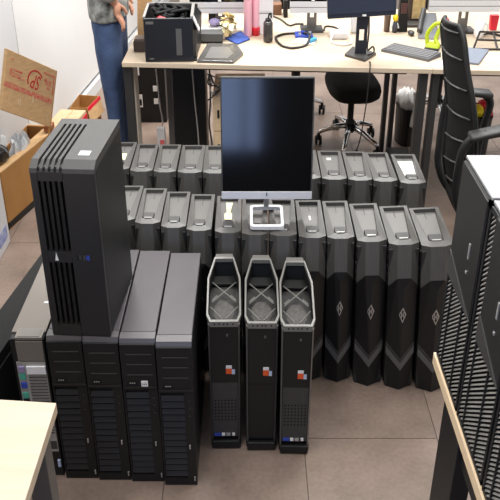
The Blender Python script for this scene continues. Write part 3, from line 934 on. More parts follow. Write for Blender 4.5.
a = MB().tube(curve_path([(.90, 2.95, .44), (.905, 2.96, .55), (.915, 2.96, .65), (.925, 2.96, .73), (.90, 2.96, .765)]), .015, 8).build('arm_post', BLACK, ch, smooth=True)
MB().hexa([(.845, 2.925, .765), (.925, 2.925, .755), (.925, 2.995, .755), (.845, 2.995, .765), (.845, 2.925, .785), (.925, 2.925, .778), (.925, 2.995, .778), (.845, 2.995, .785)], bev=.008).build('arm_pad', mat('arm_black', (40, 40, 40), .5), ch, smooth=True)
for k in range(5):
    a = 2 * PI * k / 5 + .3
    ex, ey = .885 + .28 * .55 * math.cos(a), YC + .28 * math.sin(a)
    l = MB().tube([(.885, YC, .12), (ex, ey, .075)], [.018, .012], 8).build('leg', BLACK, ch, smooth=True)
    MB().tube([(ex - .015, ey, .028), (ex + .015, ey, .028)], .028, 12).build('caster', BLACK, l)
MB().lathe([(.025, .09), (.025, .2), (.018, .2), (.018, .42)], 12, (.885, YC, 0)).build('column', BLACK, ch, smooth=True)

# bins
def bin_(label, loc, sx, h, stuff):
    t = thing('waste_bin', label, 'bin', loc)
    r = MB()
    prof = [(.11, 0), (.125, h), (.13, h), (.13, h - .012), (.118, h - .012), (.105, .012)]
    r.lathe(prof, 20, sx=sx)
    r.build('bin_body', BLACK, t, smooth=False)
    return t
t = bin_('black waste bin with a white plastic bag liner between the desk legs', (.905, 4.43, 0), .48, .225, 0)
b = MB()
rings = []
for j, (r_, z) in enumerate(((.10, .27), (.128, .31), (.12, .335), (.09, .35), (.055, .37), (.03, .36))):
    rings.append([(r_ * .48 * (1 + .18 * math.sin(5 * k + j)) * math.cos(2 * PI * k / 22), r_ * (1 + .15 * math.cos(3 * k)) * math.sin(2 * PI * k / 22), z + .012 * math.sin(k * 2.3 + j)) for k in range(22)])
b.loft(rings).build('bag_liner', PAPER, t, smooth=True, loc=(0, 0, -.07))
MB().tube(curve_path([(.02, -.10, .32), (.022, -.134, .26), (.012, -.14, .18), (.01, -.138, .13)]), [.012] * 18 + [.006], 8).build('bag_tail', PAPER, t, smooth=True)
t = bin_('black waste bin with yellow and red wrappers behind the mesh armchair', (1.12, 3.75, 0), .5, .42, 0)
for (x, y, z, r_, m) in ((-.015, -.03, .43, .032, YELB), (.025, .02, .44, .03, REDP), (-.03, .05, .43, .03, YELB), (.035, -.05, .425, .022, REDP)):
    MB().ell((x, y, z), r_, r_ * 1.5, r_, 6).build('wrapper', m, t)
t = thing('flat_device', 'flat black device lying on the floor before the white-lined bin', 'device', (.80, 4.0, 0), rad(-8))
MB().box(-.06, .06, 0, .17, .004, .06, bev=.006).build('device_body', BLACK, t)
MB().box(-.05, .05, .02, .15, .06, .063).build('device_lid', DARK, t)
for x in (-.045, .035):
    MB().box(x, x + .01, .02, .03, 0, .005).build('foot', BLACK, t)

# ------------------------------------------------------------------ person at the left end of the desk
def fused(mb, name, m, parent, vox, smooth_it=4):
    o = mb.build(name, m, parent, smooth=True)
    r = o.modifiers.new('remesh', 'REMESH'); r.mode = 'VOXEL'; r.voxel_size = vox; r.use_smooth_shade = True
    s = o.modifiers.new('smooth', 'SMOOTH'); s.factor = .5; s.iterations = smooth_it
    return o
pn = thing('person', 'person in blue jeans and grey patterned jacket standing at the desk end', 'person', (-.64, 3.70, 0))
def limb(mb, pts, n=14):                        # pts: (x, y, z, rx, ry)
    mb.loft([mb.ering((x, y, z), rx, ry, n) for x, y, z, rx, ry in pts])
bd = MB()
for s in (-1, 1):
    yo = s * .085
    limb(bd, [(.012, yo, .06, .02, .033), (.010, yo, .12, .018, .03), (.006, yo, .30, .024, .044), (.006, yo, .46, .027, .045), (.002, yo, .60, .038, .065), (.0, yo, .80, .05, .08), (0, yo * .8, .92, .052, .08)])
limb(bd, [(0, 0, .84, .06, .15), (0, 0, .95, .066, .16), (.0, 0, 1.08, .06, .14), (.0, 0, 1.25, .07, .165), (-.005, 0, 1.38, .06, .18), (-.01, 0, 1.44, .035, .1), (-.005, 0, 1.47, .03, .055), (.0, 0, 1.54, .03, .052)])
hc = (.012, 0, 1.62)
bd.ell(hc, .058, .076, .112, 12)
bd.ell((.03, 0, 1.57), .034, .05, .05, 8)
bd.ell((.072, 0, 1.605), .012, .014, .022, 6)   # nose
for s in (-1, 1):
    bd.ell((.005, s * .078, 1.615), .014, .01, .03, 6)
    bd.tube([(-.005, s * .17, 1.40), (-.015, s * .225, 1.25), (.0, s * .23, 1.13)], [.04, .036, .033], 10)
    bd.tube([(.0, s * .23, 1.13), (.025, s * .20, 1.05), (.050, s * .15, .985)], [.032, .027, .021], 10)
# hands: palm and five separate bent fingers
for s in (-1, 1):
    px_, py_, pz_ = .054, s * .145, .972
    bd.ell((px_ + .006, py_, pz_ - .022), .016, .030, .038, 8)
    for k, (dy, ln) in enumerate(((-.024, .062), (-.008, .072), (.008, .068), (.023, .054))):
        y_ = py_ - s * dy
        bd.tube([(px_ + .008, y_, pz_ - .045), (px_ + .022, y_ + s * dy * .1, pz_ - .045 - ln * .4), (px_ + .03, y_, pz_ - .045 - ln * .75), (px_ + .026, y_, pz_ - .045 - ln)], [.0085, .008, .0075, .006], 8)
    bd.tube([(px_ + .008, py_ + s * -.022, pz_ - .005), (px_ + .028, py_ + s * -.042, pz_ - .025), (px_ + .042, py_ + s * -.045, pz_ - .05)], [.011, .0095, .007], 8)
fused(bd, 'body', SKIN, pn, .0055, 2)
fc = MB()
for s in (-1, 1):
    fc.ell((.062, s * .028, 1.625), .006, .011, .006, 6)
fc.build('eyes', PAPER, pn)
mo = MB(); mo.ell((.062, 0, 1.565), .007, .022, .006, 6); mo.build('mouth', mat('lips', (170, 96, 90), .5), pn)
hr = MB(); hr.ell((-.006, 0, 1.655), .06, .08, .092, 10); hr.ell((-.03, 0, 1.61), .04, .076, .07, 8)
hr.build('hair', HAIR, pn, smooth=True)
jn = MB()
for s in (-1, 1):
    yo = s * .088
    limb(jn, [(.018, yo, .03, .034, .055), (.016, yo, .12, .032, .054), (.010, yo, .25, .034, .056), (.006, yo, .38, .037, .060), (.006, yo, .48, .041, .066), (.003, yo, .60, .050, .08), (.0, yo, .76, .062, .096), (0, yo * .8, .90, .068, .10)])
limb(jn, [(0, 0, .78, .070, .165), (-.004, 0, .86, .076, .178), (-.004, 0, .95, .074, .172), (-.002, 0, .98, .072, .168)])
# folds at the knees and ankles
for s in (-1, 1):
    for z in (.12, .17, .42, .50, .66):
        jn.tube([(-.014, s * .09 - .045, z), (.03, s * .09 - .045, z + .02), (.036, s * .09 + .035, z - .01)], .012, 8)
fused(jn, 'jeans', JEANS, pn, .009, 3)
jk = MB()
limb(jk, [(0, 0, .895, .088, .19), (.0, 0, .96, .09, .19), (.0, 0, 1.08, .083, .18), (.0, 0, 1.25, .09, .2), (-.005, 0, 1.38, .075, .205), (-.01, 0, 1.45, .045, .12), (-.005, 0, 1.49, .036, .065)])
for s in (-1, 1):
    jk.tube([(-.005, s * .17, 1.40), (-.015, s * .235, 1.25), (.0, s * .24, 1.12)], [.056, .052, .047], 12)
    jk.tube([(.0, s * .24, 1.13), (.022, s * .205, 1.06), (.042, s * .165, 1.005)], [.048, .042, .034], 12)
fused(jk, 'jacket', JACK, pn, .009, 2)
for s, dx in ((-1, .02), (1, .005)):
    sh = MB()
    sh.loft([[(dx + x, s * .09 + yy * .042 * wd, z) for x, yy, wd in ((-.045, -1, .8), (.0, -1, 1), (.045, -1, .95), (.07, 0, .3), (.045, 1, .95), (.0, 1, 1), (-.045, 1, .8))] for z in (0.0, .02, .05)])
    sh.build('shoe', mat('shoe_dark', (48, 46, 48), .6), pn)

# ------------------------------------------------------------------ cartons at the left wall
def red_on(mtx):
    return mtx
t = thing('flat_carton', 'flattened carton with red print and upside-down SP mark leaning at the wall', 'carton', (0, 0, 0))
O, BR_, TL_ = Vector((-1.150, 3.54, .500)), Vector((-.986, 3.74, .338)), Vector((-1.105, 3.62, .762))
U, V = BR_ - O, TL_ - O
nrm = U.cross(V).normalized()
if nrm.y > 0:
    nrm = -nrm
def sp(u, v, d=0.0):
    return O + U * u + V * v + nrm * d
m = MB()
for (va, vb) in ((0, 1.0),):
    m.hexa([sp(0, va, 0), sp(1, va, 0), sp(1, va, -.022), sp(0, va, -.022), sp(0, vb, 0), sp(1, vb, 0), sp(1, vb, -.022), sp(0, vb, -.022)], bev=.003)
m.build('carton_sheet', CARD, t)
MB().hexa([sp(1.0, -.0, -.004), sp(1.02, -.35, -.004), sp(1.02, -.35, -.014), sp(1.0, -.0, -.014), sp(1.0, 1.0, -.004), sp(1.025, 1.0, -.004), sp(1.025, 1.0, -.014), sp(1.0, 1.0, -.014)]).build('edge_flap', CARD2, t)
def band(u0, u1, v0, v1, name='red_band', mm=RED):
    MB().hexa([sp(u0, v0, .0), sp(u1, v0, .0), sp(u1, v0, .001), sp(u0, v0, .001), sp(u0, v1, 0), sp(u1, v1, 0), sp(u1, v1, .001), sp(u0, v1, .001)]).build(name, mm, t)
band(.0, .97, .40, .455)
band(.0, .97, .465, .485)
for u0, u1, v0, v1 in ((.12, .33, .70, .73), (.09, .12, .6, .72), (.12, .4, .60, .63), (.13, .3, .65, .665)):
    band(u0, u1, v0, v1, 'red_mark')
Ux, Vx = U.normalized(), (V - nrm * V.dot(nrm)).normalized()
Vp = nrm.cross(Ux)
if Vp.z < 0:
    Vp = -Vp
def pm(u, v, rot180=True):
    a, b_ = (-Ux, -Vp) if rot180 else (Ux, Vp)
    p = sp(u, v, .0012)
    return Matrix(((a.x, b_.x, nrm.x, p.x), (a.y, b_.y, nrm.y, p.y), (a.z, b_.z, nrm.z, p.z), (0, 0, 0, 1)))
text('printed_letters', 'SP', .095, mat('red_ink', (188, 44, 46), .8), t, pm(.60, .67), sx=.6)
arc = MB()
arc_pts = [(.60 - .165 * math.cos(a), .66 + .20 * math.sin(a)) for a in [rad(d) for d in range(-25, 150, 12)]]
for (ua, va), (ub, vb) in zip(arc_pts, arc_pts[1:]):
    du, dv = .6 - ua, .66 - va
    du2, dv2 = .6 - ub, .66 - vb
    arc.hexa([sp(ua, va, 0), sp(ub, vb, 0), sp(ub, vb, .001), sp(ua, va, .001), sp(ua + du * .13, va + dv * .13, 0), sp(ub + du2 * .13, vb + dv2 * .13, 0), sp(ub + du2 * .13, vb + dv2 * .13, .001), sp(ua + du * .13, va + dv * .13, .001)])
arc.build('printed_arc', MATS['red_ink'], t)
for u0, u1, v0, v1 in ((.75, .97, .86, .89), (.955, .975, .56, .86), (.80, .9, .68, .72), (.82, .92, .73, .77), (.84, .90, .62, .66), (.78, .82, .74, .8)):
    band(u0, u1, v0, v1, 'red_mark')
band(.10, .15, .86, .89, 'red_mark')
for k in range(7):                              # torn white patches near the lower edge
    u, v = R.uniform(.1, .95), R.uniform(.06, .33)
    band(u, u + R.uniform(.01, .03), v, v + R.uniform(.06, .14), 'torn_patch', CARDL)

def open_box(name, label, quad, h, m, inside, th=.008):
    t = thing(name, label, 'carton')
    n = len(quad)
    cx = sum(p[0] for p in quad) / n; cy = sum(p[1] for p in quad) / n
    for i in range(n):
        a, b_ = quad[i], quad[(i + 1) % n]
        ai = (a[0] + (cx - a[0]) * .05, a[1] + (cy - a[1]) * .05); bi = (b_[0] + (cx - b_[0]) * .05, b_[1] + (cy - b_[1]) * .05)
        MB().hexa([(*a, .0), (*b_, .0), (*bi, .0), (*ai, .0), (*a, h), (*b_, h), (*bi, h), (*ai, h)]).build('side_panel', m, t)
    MB().prism([(*p, .002) for p in quad], (0, 0, .006)).build('bottom_panel', inside, t)
    return t
t = open_box('big_carton', 'big open brown carton full of packing scraps at the left wall', [(-1.12, 3.3), (-.975, 3.90), (-1.15, 3.92), (-1.215, 3.33)], .285, CARD2, CARD)
# rim flap folded inward, black strip along the foot
MB().hexa([(-1.12, 3.3, .285), (-.975, 3.9, .285), (-1.06, 3.9, .27), (-1.17, 3.31, .27), (-1.12, 3.3, .291), (-.975, 3.9, .291), (-1.06, 3.9, .276), (-1.17, 3.31, .276)]).build('inner_flap', CARD, t)
MB().hexa([(-1.122, 3.295, .0), (-.973, 3.9, .0), (-.978, 3.9, .0), (-1.127, 3.295, .0), (-1.116, 3.295, .035), (-.968, 3.9, .035), (-.978, 3.9, .035), (-1.127, 3.295, .035)]).build('foot_strip', BLACK, t)
sc_ = MB()
for j in range(9):
    pass
rings = []
for j, (r_, z) in enumerate(((.8, .02), (.9, .14), (.95, .25), (.7, .31), (.3, .335))):
    rings.append([(-1.115 + .05 * r_ * (1 + .22 * math.sin(3 * k + 2 * j)) * math.cos(2 * PI * k / 20), 3.64 + .11 * r_ * (1 + .2 * math.cos(4 * k + j)) * math.sin(2 * PI * k / 20), z + .02 * math.sin(k * 2.1 + j)) for k in range(20)])
tag(sc_.loft(rings).build('plastic_bag', BAG), 'crumpled grey plastic bag inside the big open carton', 'bag')
t = thing('black_gadget', 'black gadget with grey strap lying in the big open carton', 'device', (-1.172, 3.43, .292))
MB().prism([(-.035, -.06, 0), (.035, -.03, 0), (.05, .04, 0), (.0, .09, 0), (-.04, .05, 0)], (0, 0, .05), bev=.008).build('gadget_body', BLACK, t)
MB().tube(curve_path([(-.03, -.02, .05), (0, .0, .075), (.03, .01, .06), (.05, .02, .03)]), .007, 6).build('strap', GREYLT, t, smooth=True)
MB().box(-.012, .012, -.005, .015, .05, .058).build('red_cap', mat('dull_red', (190, 90, 80), .5), t)
tag(MB().hexa([(-1.165, 3.50, .25), (-1.145, 3.49, .25), (-1.145, 3.495, .25), (-1.165, 3.505, .25), (-1.165, 3.52, .38), (-1.14, 3.51, .38), (-1.14, 3.515, .38), (-1.165, 3.525, .38)]).build('paper_strip', PAPER), 'white paper strip sticking up from the big carton', 'paper')
tag(MB().box(-1.035, -.995, 3.79, 3.86, .293, .325, bev=.003).build('small_box', mat('rust_card', (160, 104, 68), .8)), 'small rust-brown box lying in the big carton corner', 'box')
t = thing('red_end_box', 'closed pale carton with a red end lying beyond the big carton', 'carton', (-1.04, 4.18, 0), rad(-6))
MB().box(-.08, .07, -.14, .24, 0, .19, bev=.003).build('carton_body', CARDL, t)
MB().box(.07, .074, -.14, .24, .02, .17).build('red_end', REDP, t)
MB().box(-.005, .0, -.142, .242, .19, .1915).build('tape_seam', CARD, t)
t2 = open_box('open_carton', 'small open carton with red striped rim on the floor near the person', [(-1.06, 4.50), (-.955, 4.50), (-.92, 4.72), (-1.05, 4.75)], .17, CARD2, CARD)
MB().hexa([(-.954, 4.50, .17), (-.919, 4.72, .17), (-.921, 4.72, .17), (-.956, 4.50, .17), (-.935, 4.47, .08), (-.895, 4.70, .08), (-.897, 4.70, .08), (-.937, 4.47, .08)]).build('side_flap', CARD, t2)
MB().hexa([(-.948, 4.50, .15), (-.913, 4.72, .15), (-.916, 4.72, .15), (-.951, 4.50, .15), (-.952, 4.50, .172), (-.917, 4.72, .172), (-.92, 4.72, .172), (-.955, 4.50, .172)]).build('red_stripe', REDP, t2)
t = thing('white_carton', 'white box with a small blue label at the left edge of the floor', 'box', (-1.2, 2.9, 0))
MB().box(-.03, .112, -.3, .29, 0, .62, bev=.004).build('box_body', WALLG, t)
MB().box(.1115, .113, .14, .26, .04, .1).build('blue_label', mat('blue_print_label', (200, 206, 226), .6, rgb2=(90, 110, 190), scale=40), t)
MB().box(.1115, .113, -.28, .1, .3, .5).build('grey_panel', mat('light_grey_patch', (190, 190, 190), .6), t)  # plain grey rectangle on the box side
tag(MB().hexa([(-1.0, 3.955, .0), (-.972, 3.945, .0), (-.972, 3.95, .0), (-1.0, 3.96, .0), (-.995, 3.97, .27), (-.965, 3.955, .27), (-.965, 3.96, .27), (-.995, 3.975, .27)]).build('blue_leaflet', mat('leaflet', (235, 235, 238), .6)), 'white leaflet with blue corner standing beside the flattened carton', 'leaflet')

# ------------------------------------------------------------------ on the desks
Z = .7405
t = thing('open_computer', 'small black open-topped computer full of cables on the desk left end', 'computer', (-.352, 3.492, Z), rad(2))
MB().box(-.108, .105, -.012, .0, 0, .19, bev=.003).build('front_panel', mat('blue_black', (30, 31, 36), .4), t)
MB().box(-.108, -.102, 0, .27, 0, .19).build('side_panel', BLACK, t)
MB().hexa([(.098, 0, 0), (.112, 0.03, 0), (.13, .27, 0), (.098, .27, 0), (.098, 0, .19), (.122, .04, .15), (.138, .27, .15), (.104, .27, .19)]).build('side_panel', BLACKG, t)
MB().box(-.108, .12, .26, .27, 0, .19).build('rear_panel', STEEL, t)
MB().box(-.108, .118, -.002, .21, 0, .005).build('bottom_panel', BLACK, t)
rm = MB(); rm.box(-.11, -.1, -.002, .272, .19, .196); rm.box(-.11, .108, .264, .273, .19, .196); rm.box(.095, .108, -.002, .272, .19, .196)
rm.build('rim', SILVER, t)
MB().hexa([(.1, .0, .193), (.128, .02, .125), (.128, .08, .125), (.1, .06, .193), (.104, .0, .196), (.132, .02, .127), (.132, .08, .127), (.104, .06, .196)]).build('side_reflection', WHITE, t)  # white plate painting the light reflected on the side panel
for i in range(16):
    ps = [(R.uniform(-.08, .08), R.uniform(.03, .24), .14 + R.uniform(-.03, .06)) for _ in range(4)]
    MB().tube(curve_path(ps, 5), .009, 6).build('cable', mat('sleeved_cable', (14, 14, 15), .6, spec=.2), t, smooth=True)
MB().ell((-.03, .04, .172), .03, .03, .018, 8).build('red_cable_bundle', mat('coral_red', (222, 84, 92), .5), t, smooth=True)
MB().box(.03, .055, -.0135, -.012, .03, .145).build('vent_strip', CHEV, t)
MB().box(-.098, -.065, -.0135, -.012, .165, .177).build('logo', GREYLT, t)
MB().box(-.09, -.07, -.0135, -.012, .012, .018).build('label', GREYLT, t)

t = thing('smoked_tray', 'translucent smoked plastic cover sheet lying at the front desk edge', 'plastic cover')
MB().prism([(-.232, 3.468, Z), (-.072, 3.452, Z), (-.030, 3.585, Z), (-.062, 3.745, Z), (-.20, 3.75, Z)], (0, 0, .012), bev=.003).build('cover_sheet', CLEAR, t)
MB().prism([(-.20, 3.495, Z + .0122), (-.10, 3.485, Z + .0122), (-.075, 3.57, Z + .0122), (-.1, 3.68, Z + .0122), (-.18, 3.68, Z + .0122)], (0, 0, .002)).build('raised_centre', mat('smoked_light', (128, 126, 123), .2), t)
t = thing('grey_drive', 'flat grey device box behind the smoked cover', 'device', (-.19, 3.79, Z))
MB().box(-.05, .06, 0, .09, 0, .045, bev=.003).build('device_body', mat('device_grey', (86, 86, 84), .5), t)
MB().box(-.05, .06, -.002, 0, .0, .008).build('base_strip', VDARK, t)
tag(MB().prism([(-.265, 3.9, Z), (-.15, 3.89, Z), (-.135, 3.99, Z), (-.26, 4.0, Z)], (0, 0, .03)).build('paper_stack', PAPER), 'stack of white papers behind the grey device box', 'papers')
tag(MB().ell((-.175, 3.99, Z + .053), .028, .04, .016, 8).build('lilac_pouch', LILAC, smooth=True), 'lilac pouch behind the white papers', 'pouch')
tag(MB().box(-.215, -.165, 4.2, 4.28, Z, Z + .05, bev=.004).build('black_box', BLACK), 'small black box under the left far monitor', 'box')
# foil flower
t = thing('foil_flower', 'crinkled gold foil flower on the desk beside the pink bottles', 'ornament', (-.103, 3.90, Z))
for i in range(26):
    a, e = R.uniform(0, 2 * PI), R.uniform(-.2, 1.4)
    d = 1.35 * Vector((.55 * math.cos(a) * math.cos(e), math.sin(a) * math.cos(e), math.sin(e)))
    c = Vector((0, 0, .05)) + d * .035
    u = d.cross(Vector((.3, .2, 1))).normalized(); v = d.cross(u)
    MB().hexa([c - u * .016 - v * .016, c + u * .016 - v * .01, c + u * .012 - v * .01 + d * .003, c - u * .012 - v * .014 + d * .003, c - u * .01 + v * .014 + d * .012, c + u * .01 + v * .012 + d * .015, c + u * .01 + v * .012 + d * .018, c - u * .01 + v * .014 + d * .016]).build('petal', (GOLD, TAN, YEL)[i % 3], t)
MB().lathe([(.02, 0), (.03, .02), (.02, .045)], 10, sx=.6).build('flower_core', GOLD, t)
tag(MB().prism([(-.122, 3.87, Z), (-.06, 3.76, Z), (.0, 3.85, Z), (-.045, 4.0, Z)], (0, 0, .008), bev=.002).build('blue_cloth', NAVY), 'blue patterned cloth lying under the gold foil flower', 'cloth')
def bottle(label, x, y, r, h, m, capm, ch=.03, sx=.6):
    t = thing('bottle', label, 'bottle', (x, y, Z))
    MB().lathe([(r * .95, 0), (r, .01), (r, h * .82), (r * .8, h * .9), (r * .55, h * .93)], 18, sx=sx).build('bottle_body', m, t, smooth=True)
    MB().lathe([(r * .6, h * .93), (r * .6, h), (r * .5, h)], 14, sx=sx).build('cap', capm, t, smooth=True)
    return t
bottle('tall pale pink bottle on the desk, left of the red-based one', -.010, 3.93, .034, .27, PINK, WHITE)
t = bottle('pink bottle with a bright red base on the desk', .028, 3.955, .030, .2, PINK, WHITE)
MB().lathe([(.035, .0), (.0355, .035), (.034, .04)], 18, sx=.62).build('red_base', REDP, t, smooth=True)
t = bottle('dark smoked drinking bottle with loop lid on the desk centre', .086, 3.83, .038, .105, mat('smoked_bottle', (60, 56, 54), .2), VDARK)
MB().tube(curve_path([(.0, 0, .1), (.004, 0, .125), (.012, 0, .13), (.014, 0, .11)]), .004, 6).build('carry_loop', VDARK, t, smooth=True)
for i, (z0_, z1_, lab) in enumerate(((0, .11, 'white carton box at the bottom of the pair behind the dark bottle'), (.111, .24, 'white carton box stacked on another behind the dark bottle'))):
    t = thing('white_box', lab, 'box', (.07, 3.95, Z))
    MB().box(-.042, .042, 0, .1, z0_, z1_, bev=.002).build('box_body', mat('white_card', (226, 226, 230), .6), t)
    MB().box(-.04, .04, -.001, 0, z1_ - .008, z1_ - .004).build('lid_seam', GREYLT, t)
cable('black_cable', [(.13, 3.8, Z + .0065), (.125, 3.88, Z + .0065), (.165, 3.94, Z + .005), (.225, 3.955, Z + .005), (.27, 3.9, Z + .02), (.285, 3.82, Z + .03), (.262, 3.74, Z + .005), (.20, 3.69, Z + .005), (.155, 3.72, Z + .005), (.132, 3.79, Z + .005)], .006, CABLE, 'thick dark brown cable looped on the desk')
cable('black_cable', [(.12, 4.32, Z + .004), (.16, 4.25, Z + .004), (.20, 4.12, Z + .004), (.235, 4.15, Z + .004), (.275, 4.15, Z + .004)], .0045, CABLE, 'thin dark cable running to the far silver monitor foot')
cable('black_cable', [(.37, 4.02, Z + .004), (.385, 4.1, Z + .004), (.43, 4.08, Z + .004), (.455, 4.0, Z + .004), (.478, 3.95, Z + .004)], .0045, CABLE, 'thin dark cable running from monitor foot to white adapter')
t = thing('blue_device', 'blue and silver circuit gadget lying inside the cable loop', 'device', (.27, 3.88, Z))
MB().box(-.05, .035, 0, .09, 0, .012, bev=.002).build('device_body', BLUE, t)
for i in range(7):
    x, y = R.uniform(-.045, .025), R.uniform(.01, .08)
    MB().box(x, x + .012, y, y + .018, .012, .018 + R.uniform(0, .01)).build('component', (DARK, SILVER, BLUE, NAVY)[i % 4], t)
tag(MB().prism([(.2, 3.79, Z), (.30, 3.75, Z), (.325, 3.85, Z), (.23, 3.87, Z)], (0, 0, .006), bev=.001).build('white_cloth', PAPER), 'white sheet lying on the desk under the cable loop', 'paper')
tag(MB().hexa([(.283, 3.77, Z + .0065), (.32, 3.81, Z + .0065), (.31, 3.84, Z + .0065), (.273, 3.79, Z + .0065), (.283, 3.77, Z + .02), (.32, 3.81, Z + .02), (.31, 3.84, Z + .02), (.273, 3.79, Z + .02)], bev=.003).build('cyan_clip', CYAN), 'cyan plastic clip on the white sheet', 'clip')
t = thing('white_adapter', 'white power adapter block with coiled cable on the desk', 'adapter', (.432, 3.86, Z))
MB().box(-.045, .04, 0, .08, 0, .032, bev=.006).build('adapter_body', WHITE, t)
MB().tube(curve_path([(-.03, 0, .03), (-.045, -.06, .006), (0, -.12, .006), (.05, -.08, .006), (.04, -.01, .03)]), .004, 6).build('cord', WHITE, t, smooth=True)
# monitors
def far_monitor(label, xc, y, wdt, zc, base=True):
    t = thing('monitor', label, 'monitor', (xc, y, Z))
    MB().box(-wdt / 2, wdt / 2, 0, .03, zc, zc + .35, bev=.004).build('screen_housing', GREYTOP, t)
    MB().box(-wdt / 2 + .003, wdt / 2 - .003, -.003, 0, zc + .058, zc + .345).build('screen', SCREEN, t)
    c = MB().box(-wdt / 2, wdt / 2, -.006, .001, zc, zc + .055, bev=.002).build('chin', mat('silver_chin_far', (212, 213, 216), .35), t)
    MB().box(-wdt / 2, wdt / 2, -.0065, -.005, zc + .026, zc + .029).build('chin_groove', GREYLT, c)
    MB().box(-.008, .008, -.0065, -.003, zc + .058, zc + .068).build('logo', PAPER, c)
    if base:
        col = MB()
        col.box(-.024, -.01, .03, .042, .012, zc + .12); col.box(.01, .024, .03, .042, .012, zc + .12); col.box(-.01, .01, .03, .042, .012, .06)
        col.build('stand_column', mat('stand_steel', (134, 130, 126), .3, metal=.5), t)
        MB().box(-.055, .055, -.04, .08, 0, .012, bev=.003).build('stand_foot', STEEL, t)
    return t
far_monitor('silver-chinned far monitor, centre of the desk, notched stand', .309, 4.02, .225, .09)
far_monitor('silver-chinned far monitor at the left, above the papers', -.15, 4.05, .30, .08)
far_monitor('silver-chinned far monitor at the top right, behind the mesh chair', 1.06, 4.0, .37, .10)
t = thing('monitor', 'large black monitor on a square foot, standing near the desk front', 'monitor', (.497, 3.57, Z))
tl = Matrix.Rotation(rad(-6), 4, 'Z')
m = MB().box(-.145, .155, -.01, .025, .176, .52, bev=.003); m.bm.transform(Matrix.Rotation(rad(3.5), 4, 'Y').inverted()); m.build('screen_housing', SCREENB, t)
m = MB().box(-.141, .151, -.0125, -.0095, .196, .51); m.bm.transform(Matrix.Rotation(rad(3.5), 4, 'Y').inverted()); m.build('screen', mat('grey_navy_screen', (52, 58, 74), .35), t)
MB().box(-.004, .012, -.0145, -.009, .181, .188).build('logo', PAPER, t)
col = MB()
col.box(-.025, -.011, .0, .014, .01, .2); col.box(.011, .025, .0, .014, .01, .2); col.box(-.011, .011, .0, .014, .01, .07); col.box(-.011, .011, .0, .014, .12, .2)
col.build('stand_column', mat('stand_black', (32, 34, 42), .4), t)
MB().prism([(-.072, .0, 0), (.01, -.09, 0), (.075, .02, 0), (-.02, .13, 0)], (0, 0, .012), bev=.003).build('stand_foot', STEEL, t)
MB().tube(curve_path([(.03, .02, .17), (.035, .03, .1), (.03, .0, .03), (.05, -.02, .05), (.06, .0, .02), (.03, -.03, .015)]), .004, 6).build('signal_cable', CABLE, t, smooth=True)
t = thing('keyboard', 'grey keyboard lying askew on the desk', 'keyboard', (.73, 3.607, Z), rad(-42))
MB().hexa([(-.125, -.055, 0), (.125, -.055, 0), (.125, .055, 0), (-.125, .055, 0), (-.123, -.053, .012), (.123, -.053, .012), (.123, .053, .02), (-.123, .053, .02)]).build('keyboard_body', mat('keyboard_grey', (96, 96, 98), .5), t)
kb = MB()
for i in range(16):
    for j in range(5):
        x, y = -.115 + i * .0145, -.044 + j * .018
        kb.box(x, x + .012, y, y + .0145, .012 + j * .0018, .0165 + j * .0018)
kb.build('keys', mat('key_grey', (126, 126, 128), .5), t)['kind'] = 'stuff'
tag(MB().prism([(.70, 3.42, Z), (.86, 3.38, Z), (.88, 3.52, Z), (.79, 3.45, Z)], (0, 0, .002)).build('paper_sheet', PAPER), 'white paper sheet under the grey keyboard', 'paper')
# lime stand
t = thing('lime_holder', 'lime green looped tape dispenser handle standing on the desk', 'holder', (.846, 3.70, Z), rad(-20))
MB().hexa([(-.03, -.05, 0), (.035, -.05, 0), (.035, .05, 0), (-.03, .05, 0), (-.03, -.045, .012), (.035, -.045, .012), (.035, .045, .012), (-.03, .045, .012)], bev=.003).build('base', BLACK, t)
lp = curve_path([(-.022, .0, .015), (-.03, .01, .06), (-.008, .01, .10), (.014, .01, .115), (.03, .01, .108), (.018, .0, .07), (.014, -.01, .045), (.03, -.03, .018), (.0, -.03, .012), (-.022, .0, .015)])
MB().tube(lp, .0095, 8).build('loop_handle', LIME, t, smooth=True)
MB().hexa([(-.026, -.04, .012), (.034, -.045, .012), (.034, .035, .012), (-.026, .035, .012), (-.02, -.03, .03), (.03, -.036, .03), (.026, .025, .026), (-.02, .025, .026)], bev=.003).build('lime_base_cover', LIME, t)
tag(MB().tube([(.868, 3.56, Z + .008), (.905, 3.44, Z + .008)], .008, 8).build('blue_marker', mat('indigo', (62, 60, 130), .4)), 'dark blue marker lying beside the lime holder', 'marker')
t = thing('cup', 'dark brown tumbler beside the yellow-topped figurine', 'cup', (.682, 4.02, Z))
MB().lathe([(.024, 0), (.028, .10), (.0285, .11), (.024, .11), (.02, .012)], 16, sx=.62).build('cup_body', mat('brown_tumbler', (92, 74, 62), .35), t, smooth=True)
MB().lathe([(.029, .095), (.029, .102)], 16, sx=.62).build('cup_band', DARK, t)
t = thing('figurine', 'tiny figurine with a yellow top between the dark tumblers', 'figurine', (.718, 4.0, Z))
MB().lathe([(.018, 0), (.02, .03), (.014, .05), (.008, .055)], 12, sx=.65).build('figure_body', mat('figure_grey', (70, 72, 84), .5), t, smooth=True)
MB().ell((0, 0, .07), .014, .02, .018, 8).build('head', YELB, t, smooth=True)
for s in (-1, 1):
    MB().tube([(s * .011, 0, .045), (s * .018, -.006, .02)], .004, 6).build('arm', WHITE, t)
t = thing('speaker_column', 'tall black desktop speaker behind the figurine', 'speaker', (.757, 4.03, Z))
MB().hexa([(-.026, -.03, 0), (.026, -.03, 0), (.024, .03, 0), (-.024, .03, 0), (-.018, -.02, .17), (.018, -.02, .17), (.018, .02, .17), (-.018, .02, .17)], bev=.003).build('speaker_body', BLACK, t)
MB().box(-.015, .015, -.03, -.022, .09, .14).build('speaker_grille', mat('dark_red_grille', (84, 52, 50), .6), t)
